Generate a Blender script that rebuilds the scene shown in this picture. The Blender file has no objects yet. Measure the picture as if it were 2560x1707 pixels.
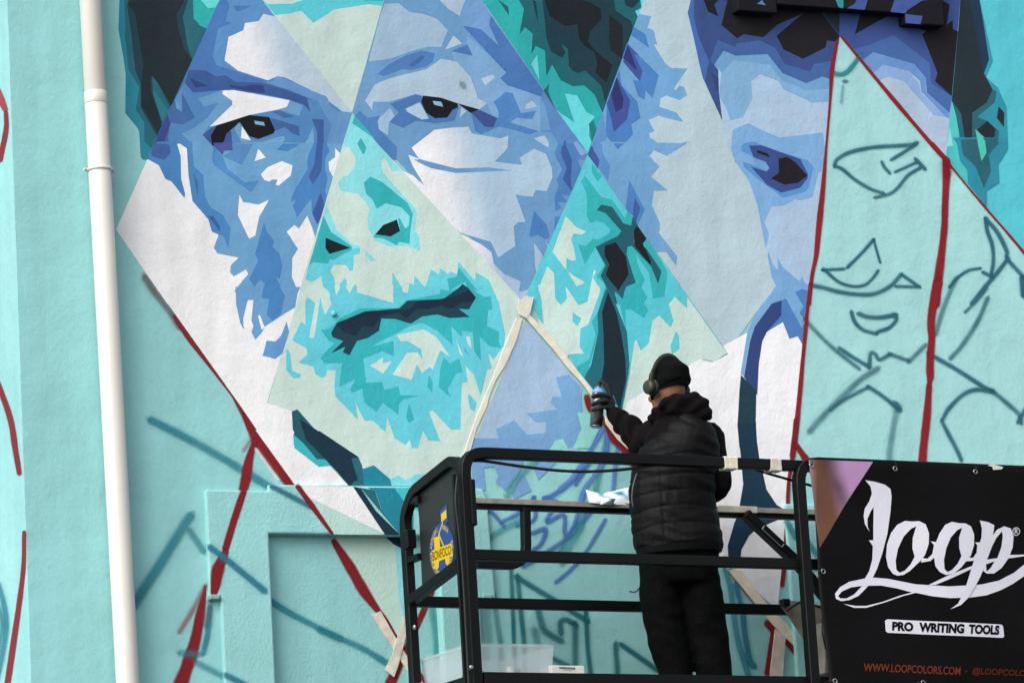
import bpy, bmesh, math, random
from math import sin, cos, pi, radians, sqrt, atan2
from mathutils import Vector, Matrix, noise as mnoise

# ------------------------------------------------------------------ camera, sky, sun, exposure
random.seed(7)
scn = bpy.context.scene
COL = scn.collection
FPX, CX, CY = 10884.0, 1280.0, 853.5          # focal length in photograph pixels (2560 wide)
YAW, PIT, ROLL, DIST = radians(24.0), radians(12.1), radians(3.4), 21.77
FW = Vector((sin(YAW)*cos(PIT), cos(YAW)*cos(PIT), sin(PIT)))
R0 = Vector((cos(YAW), -sin(YAW), 0.0)); U0 = R0.cross(FW)
RR = R0*cos(ROLL) - U0*sin(ROLL); UU = R0*sin(ROLL) + U0*cos(ROLL)
CAM = Vector((0, 0, 1.6 + DIST*sin(PIT))) - FW*DIST
cd = bpy.data.cameras.new('camera'); cam = bpy.data.objects.new('camera', cd); COL.objects.link(cam)
cd.sensor_width = 36.0; cd.lens = FPX/2560.0*36.0; cd.clip_start = 0.5; cd.clip_end = 2000
cam.matrix_world = Matrix(((RR.x, UU.x, -FW.x, CAM.x), (RR.y, UU.y, -FW.y, CAM.y), (RR.z, UU.z, -FW.z, CAM.z), (0, 0, 0, 1)))
scn.camera = cam

TO_SUN = Vector((-0.68, -0.38, 0.63)).normalized()
world = bpy.data.worlds.new('World'); scn.world = world; world.use_nodes = True
wn = world.node_tree; bg = wn.nodes['Background']
sky = wn.nodes.new('ShaderNodeTexSky'); sky.sky_type = 'NISHITA'; sky.sun_disc = False
sky.sun_elevation = math.asin(TO_SUN.z); sky.sun_rotation = atan2(TO_SUN.x, TO_SUN.y)
sky.dust_density = 3.0; sky.ozone_density = 0.6
hs = wn.nodes.new('ShaderNodeHueSaturation'); hs.inputs['Saturation'].default_value = 0.35   # thin white cloud
wn.links.new(sky.outputs[0], hs.inputs['Color']); wn.links.new(hs.outputs[0], bg.inputs[0]); bg.inputs[1].default_value = 0.13
sd = bpy.data.lights.new('sun', 'SUN'); sd.energy = 0.9; sd.angle = radians(42); sd.color = (1.0, 0.965, 0.92)
sun = bpy.data.objects.new('sun', sd); COL.objects.link(sun)
sun.rotation_euler = TO_SUN.to_track_quat('Z', 'Y').to_euler(); sun.location = (0, -10, 30)
vs = scn.view_settings; vs.view_transform = 'Standard'; vs.look = 'None'; vs.gamma = 1.0
vs.use_curve_mapping = False; vs.exposure = 0.88
scn.cycles.use_denoising = True
scn.cycles.transparent_max_bounces = 24

# ------------------------------------------------------------------ helpers
def ray(x, y): return FW + RR*((x-CX)/FPX) - UU*((y-CY)/FPX)
def on_plane(x, y, n, p):
    d = ray(x, y); return CAM + d*((p-CAM).dot(n)/d.dot(n))
def wp(x, y, Y=0.0): return on_plane(x, y, Vector((0, 1, 0)), Vector((0, Y, 0)))
def lin(h):
    out = []
    for i in (0, 2, 4):
        c = int(h[i:i+2], 16)/255.0
        out.append(c/12.92 if c <= .04045 else ((c+.055)/1.055)**2.4)
    return tuple(out)
def link(o, parent=None):
    COL.objects.link(o)
    if parent is not None:
        o.parent = parent
        o.matrix_parent_inverse = parent_inv.get(parent.name, Matrix.Identity(4))
    return o
parent_inv = {}
def tag(o, label, cat, group=None, kind=None):
    o['label'] = label
    if cat: o['category'] = cat
    if group: o['group'] = group
    if kind: o['kind'] = kind
    return o
def thing(name, label, cat, loc=(0, 0, 0), group=None):
    e = bpy.data.objects.new(name, None); e.location = loc; e.empty_display_size = .1
    COL.objects.link(e); tag(e, label, cat, group)
    parent_inv[e.name] = Matrix.Translation(-Vector(loc))
    return e
def obj(name, bm, mat, parent=None, smooth=False, bevel=0.0):
    me = bpy.data.meshes.new(name)
    if isinstance(bm, bpy.types.Mesh): me = bm
    else:
        bmesh.ops.recalc_face_normals(bm, faces=bm.faces)
        bm.to_mesh(me); bm.free()
    me.materials.clear(); me.materials.append(mat)
    for p in me.polygons: p.use_smooth = smooth
    o = bpy.data.objects.new(name, me); link(o, parent)
    if bevel:
        b = o.modifiers.new('bevel', 'BEVEL'); b.width = bevel; b.segments = 2; b.limit_method = 'ANGLE'
    return o
def add_hex(bm, pts):
    v = [bm.verts.new(p) for p in pts]
    for f in ((0,1,2,3), (7,6,5,4), (0,4,5,1), (1,5,6,2), (2,6,7,3), (3,7,4,0)): bm.faces.new([v[i] for i in f])
def add_box(bm, a, b):
    x0,y0,z0 = a; x1,y1,z1 = b
    add_hex(bm, [(x0,y0,z0),(x1,y0,z0),(x1,y1,z0),(x0,y1,z0),(x0,y0,z1),(x1,y0,z1),(x1,y1,z1),(x0,y1,z1)])
def beam(bm, p, q, w, h, up=Vector((0,0,1))):
    p, q = Vector(p), Vector(q); d = (q-p).normalized(); s = d.cross(up).normalized(); t = s.cross(d).normalized()
    s, t = s*w/2, t*h/2
    add_hex(bm, [p-s-t, p+s-t, p+s+t, p-s+t, q-s-t, q+s-t, q+s+t, q-s+t])
def spline(pts, n=8):
    pts = [Vector(p) for p in pts]
    if len(pts) < 3: return pts
    P = [pts[0]*2-pts[1]] + pts + [pts[-1]*2-pts[-2]]; out = []
    for i in range(1, len(P)-2):
        for k in range(n):
            t = k/n
            out.append(.5*((2*P[i]) + (P[i+1]-P[i-1])*t + (2*P[i-1]-5*P[i]+4*P[i+1]-P[i+2])*t*t + (3*P[i]-P[i-1]-3*P[i+1]+P[i+2])*t**3))
    out.append(pts[-1]); return out
def rounded(pts, r, n=5):
    """polyline with its corners rounded to radius about r"""
    pts = [Vector(p) for p in pts]; out = [pts[0]]
    for a, b, c in zip(pts, pts[1:], pts[2:]):
        u, v = (a-b), (c-b); k = min(r, u.length*.48, v.length*.48)
        p, q = b+u.normalized()*k, b+v.normalized()*k
        for i in range(n+1):
            t = i/n; out.append(p*(1-t)**2 + b*2*t*(1-t) + q*t*t)
    out.append(pts[-1]); return out
def sweep(bm, pts, ra, rb=None, seg=10, up=Vector((0,0,1)), square=False, cap=True, radii=None):
    rb = rb or ra; pts = [Vector(p) for p in pts]; rings = []; prev = None
    for i, p in enumerate(pts):
        d = (pts[min(i+1, len(pts)-1)] - pts[max(i-1, 0)]).normalized()
        if prev is None:
            s = d.cross(up)
            if s.length < 1e-3: s = d.cross(Vector((0,1,0)))
            s.normalize()
        else: s = (prev - d*prev.dot(d)).normalized()
        prev = s; t = s.cross(d); k = radii[i] if radii else 1.0
        if square: # rounded square
            e = .86; prof = [(-1,-e),(-e,-1),(e,-1),(1,-e),(1,e),(e,1),(-e,1),(-1,e)]
        else: prof = [(cos(2*pi*j/seg), sin(2*pi*j/seg)) for j in range(seg)]
        rings.append([bm.verts.new(p + s*(a*ra*k) + t*(b*rb*k)) for a, b in prof])
    for A, B in zip(rings, rings[1:]):
        n = len(A)
        for j in range(n): bm.faces.new((A[j], A[(j+1) % n], B[(j+1) % n], B[j]))
    if cap: bm.faces.new(rings[0][::-1]); bm.faces.new(rings[-1])
def cyl(bm, p, q, r, seg=16, r2=None):
    p, q = Vector(p), Vector(q); sweep(bm, [p, q], r, seg=seg, radii=[1, (r2 or r)/r])
def lathe(bm, base, axis, prof, seg=24):
    axis = Vector(axis).normalized(); s = axis.orthogonal().normalized(); t = axis.cross(s); rings = []
    for r, h in prof:
        rings.append([bm.verts.new(Vector(base) + axis*h + (s*cos(2*pi*j/seg) + t*sin(2*pi*j/seg))*r) for j in range(seg)])
    for A, B in zip(rings, rings[1:]):
        for j in range(seg): bm.faces.new((A[j], A[(j+1) % seg], B[(j+1) % seg], B[j]))
    bm.faces.new(rings[0][::-1]); bm.faces.new(rings[-1])
def ball(bm, c, rx, ry=None, rz=None, X=Vector((1,0,0)), Y=Vector((0,1,0)), Z=Vector((0,0,1)), n=2):
    ry = ry or rx; rz = rz or rx
    r = bmesh.ops.create_icosphere(bm, subdivisions=n, radius=1.0)
    for v in r['verts']: c0 = v.co.copy(); v.co = Vector(c) + X*(c0.x*rx) + Y*(c0.y*ry) + Z*(c0.z*rz)
def set_col(me, fn):
    a = me.color_attributes.new('Col', 'FLOAT_COLOR', 'POINT')
    for v in me.vertices:
        c = fn(v.co); a.data[v.index].color = c if len(c) == 4 else (*c, 1.0)

# ------------------------------------------------------------------ materials
def mat(name, col, rough=.6, metal=0.0, spec=.5, bump=None, vary=.0, vscale=6.0, coat=0.0, trans=0.0, scratch=None):
    m = bpy.data.materials.new(name); m.use_nodes = True; nt = m.node_tree; b = nt.nodes['Principled BSDF']
    col = lin(col) if isinstance(col, str) else col
    b.inputs['Base Color'].default_value = (*col, 1); b.inputs['Roughness'].default_value = rough
    b.inputs['Metallic'].default_value = metal; b.inputs['Specular IOR Level'].default_value = spec
    b.inputs['Coat Weight'].default_value = coat; b.inputs['Transmission Weight'].default_value = trans
    geo = nt.nodes.new('ShaderNodeNewGeometry')
    csock = None
    if vary:
        n = nt.nodes.new('ShaderNodeTexNoise'); n.inputs['Scale'].default_value = vscale; n.inputs['Detail'].default_value = 6
        nt.links.new(geo.outputs['Position'], n.inputs['Vector'])
        mr = nt.nodes.new('ShaderNodeMapRange'); mr.inputs[1].default_value = .3; mr.inputs[2].default_value = .7
        mr.inputs[3].default_value = 1-vary; mr.inputs[4].default_value = 1+vary
        nt.links.new(n.outputs[0], mr.inputs[0])
        mx = nt.nodes.new('ShaderNodeMix'); mx.data_type = 'RGBA'; mx.blend_type = 'MULTIPLY'; mx.inputs[0].default_value = 1
        mx.inputs[6].default_value = (*col, 1); nt.links.new(mr.outputs[0], mx.inputs[7]); csock = mx.outputs[2]
    if scratch:  # (colour, threshold, scale): worn spots showing another colour
        n = nt.nodes.new('ShaderNodeTexNoise'); n.inputs['Scale'].default_value = scratch[2]; n.inputs['Detail'].default_value = 8; n.inputs['Roughness'].default_value = .75
        nt.links.new(geo.outputs['Position'], n.inputs['Vector'])
        mr = nt.nodes.new('ShaderNodeMapRange'); mr.inputs[1].default_value = scratch[1]; mr.inputs[2].default_value = scratch[1]+.04
        nt.links.new(n.outputs[0], mr.inputs[0])
        mx = nt.nodes.new('ShaderNodeMix'); mx.data_type = 'RGBA'; nt.links.new(mr.outputs[0], mx.inputs[0])
        if csock: nt.links.new(csock, mx.inputs[6])
        else: mx.inputs[6].default_value = (*col, 1)
        mx.inputs[7].default_value = (*lin(scratch[0]), 1); csock = mx.outputs[2]
    if csock: nt.links.new(csock, b.inputs['Base Color'])
    if bump:
        prev = None
        for sc, dist, det in bump:
            n = nt.nodes.new('ShaderNodeTexNoise'); n.inputs['Scale'].default_value = sc; n.inputs['Detail'].default_value = det
            nt.links.new(geo.outputs['Position'], n.inputs['Vector'])
            bp = nt.nodes.new('ShaderNodeBump'); bp.inputs['Distance'].default_value = dist; bp.inputs['Strength'].default_value = 1.0
            nt.links.new(n.outputs[0], bp.inputs['Height'])
            if prev: nt.links.new(prev.outputs[0], bp.inputs['Normal'])
            prev = bp
        nt.links.new(prev.outputs[0], b.inputs['Normal'])
    return m
def paint_mat(name, bumps, rough=.7, vary=.045, alpha=False, spec=.12):
    """painted surface whose colour is stored on the mesh"""
    m = bpy.data.materials.new(name); m.use_nodes = True; nt = m.node_tree; b = nt.nodes['Principled BSDF']
    b.inputs['Roughness'].default_value = rough; b.inputs['Specular IOR Level'].default_value = spec
    at = nt.nodes.new('ShaderNodeAttribute'); at.attribute_name = 'Col'; at.attribute_type = 'GEOMETRY'
    geo = nt.nodes.new('ShaderNodeNewGeometry')
    col = at.outputs['Color']
    if vary:
        mul = None
        for sc, lo, hi in ((1.7, 1-vary*1.5, 1+vary*1.1), (38.0, 1-vary*.7, 1+vary*.6)):
            n = nt.nodes.new('ShaderNodeTexNoise'); n.inputs['Scale'].default_value = sc; n.inputs['Detail'].default_value = 7
            n.inputs['Roughness'].default_value = .62
            nt.links.new(geo.outputs['Position'], n.inputs['Vector'])
            mr = nt.nodes.new('ShaderNodeMapRange'); mr.inputs[1].default_value = .3; mr.inputs[2].default_value = .7
            mr.inputs[3].default_value = lo; mr.inputs[4].default_value = hi; nt.links.new(n.outputs[0], mr.inputs[0])
            mx = nt.nodes.new('ShaderNodeMix'); mx.data_type = 'RGBA'; mx.blend_type = 'MULTIPLY'; mx.inputs[0].default_value = 1
            nt.links.new(col, mx.inputs[6]); nt.links.new(mr.outputs[0], mx.inputs[7]); col = mx.outputs[2]
        # faint rain streaks running down the wall
        mp = nt.nodes.new('ShaderNodeMapping'); mp.inputs['Scale'].default_value = (7, 7, .55); nt.links.new(geo.outputs['Position'], mp.inputs['Vector'])
        n = nt.nodes.new('ShaderNodeTexNoise'); n.inputs['Scale'].default_value = 1.0; n.inputs['Detail'].default_value = 6; nt.links.new(mp.outputs[0], n.inputs['Vector'])
        mr = nt.nodes.new('ShaderNodeMapRange'); mr.inputs[1].default_value = .35; mr.inputs[2].default_value = .7; mr.inputs[3].default_value = 1.04; mr.inputs[4].default_value = .93
        nt.links.new(n.outputs[0], mr.inputs[0])
        mx = nt.nodes.new('ShaderNodeMix'); mx.data_type = 'RGBA'; mx.blend_type = 'MULTIPLY'; mx.inputs[0].default_value = 1
        nt.links.new(col, mx.inputs[6]); nt.links.new(mr.outputs[0], mx.inputs[7]); col = mx.outputs[2]
        # small dark chips and specks in the plaster
        n = nt.nodes.new('ShaderNodeTexNoise'); n.inputs['Scale'].default_value = 17; n.inputs['Detail'].default_value = 9; n.inputs['Roughness'].default_value = .7
        nt.links.new(geo.outputs['Position'], n.inputs['Vector'])
        mr = nt.nodes.new('ShaderNodeMapRange'); mr.inputs[1].default_value = .69; mr.inputs[2].default_value = .73; mr.inputs[3].default_value = 0; mr.inputs[4].default_value = .55
        nt.links.new(n.outputs[0], mr.inputs[0])
        mx = nt.nodes.new('ShaderNodeMix'); mx.data_type = 'RGBA'; nt.links.new(mr.outputs[0], mx.inputs[0]); nt.links.new(col, mx.inputs[6])
        mx.inputs[7].default_value = (.12, .13, .13, 1); col = mx.outputs[2]
    nt.links.new(col, b.inputs['Base Color'])
    prev = None
    for sc, dist, det in bumps:
        n = nt.nodes.new('ShaderNodeTexNoise'); n.inputs['Scale'].default_value = sc; n.inputs['Detail'].default_value = det; n.inputs['Roughness'].default_value = .6
        nt.links.new(geo.outputs['Position'], n.inputs['Vector'])
        bp = nt.nodes.new('ShaderNodeBump'); bp.inputs['Distance'].default_value = dist; bp.inputs['Strength'].default_value = 1.0
        nt.links.new(n.outputs[0], bp.inputs['Height'])
        if prev: nt.links.new(prev.outputs[0], bp.inputs['Normal'])
        prev = bp
    if prev: nt.links.new(prev.outputs[0], b.inputs['Normal'])
    if alpha:
        n = nt.nodes.new('ShaderNodeTexNoise'); n.inputs['Scale'].default_value = 260; n.inputs['Detail'].default_value = 2
        nt.links.new(geo.outputs['Position'], n.inputs['Vector'])
        # grainy overspray: the fine noise eats into the soft edge only
        ad = nt.nodes.new('ShaderNodeMath'); ad.operation = 'MULTIPLY_ADD'; ad.inputs[1].default_value = .5; ad.inputs[2].default_value = -.25
        nt.links.new(n.outputs[0], ad.inputs[0])
        inv = nt.nodes.new('ShaderNodeMath'); inv.operation = 'SUBTRACT'; inv.inputs[0].default_value = 1.0; nt.links.new(at.outputs['Alpha'], inv.inputs[1])
        edge = nt.nodes.new('ShaderNodeMath'); edge.operation = 'MULTIPLY'; nt.links.new(inv.outputs[0], edge.inputs[0]); nt.links.new(at.outputs['Alpha'], edge.inputs[1])
        e4 = nt.nodes.new('ShaderNodeMath'); e4.operation = 'MULTIPLY'; e4.inputs[1].default_value = 4; nt.links.new(edge.outputs[0], e4.inputs[0])
        gr = nt.nodes.new('ShaderNodeMath'); gr.operation = 'MULTIPLY'; nt.links.new(ad.outputs[0], gr.inputs[0]); nt.links.new(e4.outputs[0], gr.inputs[1])
        fa = nt.nodes.new('ShaderNodeMath'); fa.operation = 'ADD'; fa.use_clamp = True; nt.links.new(at.outputs['Alpha'], fa.inputs[0]); nt.links.new(gr.outputs[0], fa.inputs[1])
        nt.links.new(fa.outputs[0], b.inputs['Alpha'])
    return m
PLASTER = [(2.6, .014, 2), (8, .0055, 5), (38, .0020, 6), (150, .0010, 3)]
STUCCO = [(7, .005, 4), (70, .0034, 5), (190, .0022, 2)]
M = {}
M['wall'] = paint_mat('wall_paint', PLASTER)
M['spray'] = paint_mat('spray_paint', PLASTER, alpha=True)
M['stucco'] = paint_mat('stucco_paint', STUCCO)
M['stucco_spray'] = paint_mat('stucco_spray_paint', STUCCO, alpha=True)
M['print'] = paint_mat('printed_vinyl', [(9, .004, 3)], rough=.5, vary=0, spec=.12)
M['ink'] = paint_mat('printed_ink', [(300, .0002, 2)], rough=.4, vary=0)
M['black_steel'] = mat('black_painted_steel', '040505', .5, spec=.22, vary=.35, vscale=9, bump=[(60, .0008, 5)], scratch=('5d5b55', .70, 22))
M['grey_rail'] = mat('worn_grey_rail', '8f8a82', .6, vary=.25, vscale=25, bump=[(70, .001, 5)], scratch=('2a2a28', .66, 40))
M['grey_steel'] = mat('dusty_grey_steel', '77756d', .6, metal=.25, vary=.3, vscale=12, bump=[(50, .001, 4)])
M['zinc'] = mat('zinc_bolt', 'a9a9a6', .35, metal=.9)
M['pvc'] = mat('white_enamel_pipe', 'd2cfc6', .22, spec=.6, vary=.03, vscale=3)
M['pvc_clip'] = mat('white_enamel_clip', 'd5d3cc', .3, spec=.6)
M['tape'] = mat('cream_masking_tape', 'e2dac4', .75, vary=.1, vscale=16, bump=[(28, .004, 5), (120, .0008, 3)])
M['tape_pale'] = mat('thin_translucent_tape', 'd8d6c8', .75, vary=.06, vscale=16, bump=[(28, .004, 5)])
M['tape_grey'] = mat('dirty_masking_tape', 'd0c8b8', .75, vary=.18, vscale=20, bump=[(40, .003, 5)])
M['asphalt'] = mat('asphalt', (.05, .05, .05), .9, vary=.3, vscale=20, bump=[(120, .004, 3)])
M['skin'] = mat('skin', '80543f', .6, vary=.1, vscale=40, bump=[(160, .0008, 3)])
M['eye'] = mat('eye_white', 'd8d4cc', .2)
M['vest'] = mat('black_quilted_nylon', '060607', .62, spec=.16, vary=.25, vscale=18, bump=[(45, .0035, 4), (700, .0003, 2)])
M['hoodie'] = mat('washed_black_fleece', '0f0b0d', .92, spec=.1, vary=.3, vscale=14, bump=[(22, .006, 4), (420, .0008, 2)])
M['trousers'] = mat('black_cotton', '050606', .88, spec=.1, vary=.4, vscale=11, bump=[(17, .012, 4), (500, .0005, 2)])
M['beanie'] = mat('black_knit', '050607', .95, spec=.12, vary=.2, vscale=20, bump=[(260, .0016, 2)])
M['glove'] = mat('black_work_glove', '16191b', .7, spec=.3, vary=.3, vscale=30, bump=[(220, .001, 3)])
M['shoe'] = mat('black_shoe', '121212', .6)
M['olive'] = mat('olive_plastic', '252b1c', .5, vary=.06, vscale=30)
M['pad'] = mat('dark_olive_pad', '1b2016', .75)
M['can'] = mat('brushed_tin', '8b8a88', .28, metal=.85, vary=.1, vscale=60)
M['black_plastic'] = mat('black_plastic', '0c0c0e', .4)
M['blue_plastic'] = mat('blue_plastic', '6c9ad6', .4)
M['rubber'] = mat('black_rubber_cable', '0b0b0c', .55)
M['paper'] = paint_mat('printed_paper', [(20, .002, 3)], rough=.7, vary=0)
M['carton'] = mat('white_carton', 'd9d7cf', .7, vary=.06, vscale=20)
# translucent storage box plastic
m = bpy.data.materials.new('milky_plastic'); m.use_nodes = True; nt = m.node_tree; b = nt.nodes['Principled BSDF']
b.inputs['Base Color'].default_value = (.9, .92, .93, 1); b.inputs['Roughness'].default_value = .25
out = nt.nodes['Material Output']; tr = nt.nodes.new('ShaderNodeBsdfTransparent'); tr.inputs[0].default_value = (.95, .97, .98, 1)
tl = nt.nodes.new('ShaderNodeBsdfTranslucent'); tl.inputs[0].default_value = (.93, .95, .96, 1)
m1 = nt.nodes.new('ShaderNodeMixShader'); m1.inputs[0].default_value = .45; nt.links.new(b.outputs[0], m1.inputs[1]); nt.links.new(tl.outputs[0], m1.inputs[2])
m2 = nt.nodes.new('ShaderNodeMixShader'); m2.inputs[0].default_value = .72; nt.links.new(m1.outputs[0], m2.inputs[1]); nt.links.new(tr.outputs[0], m2.inputs[2])
nt.links.new(m2.outputs[0], out.inputs[0]); M['milky'] = m

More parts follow.
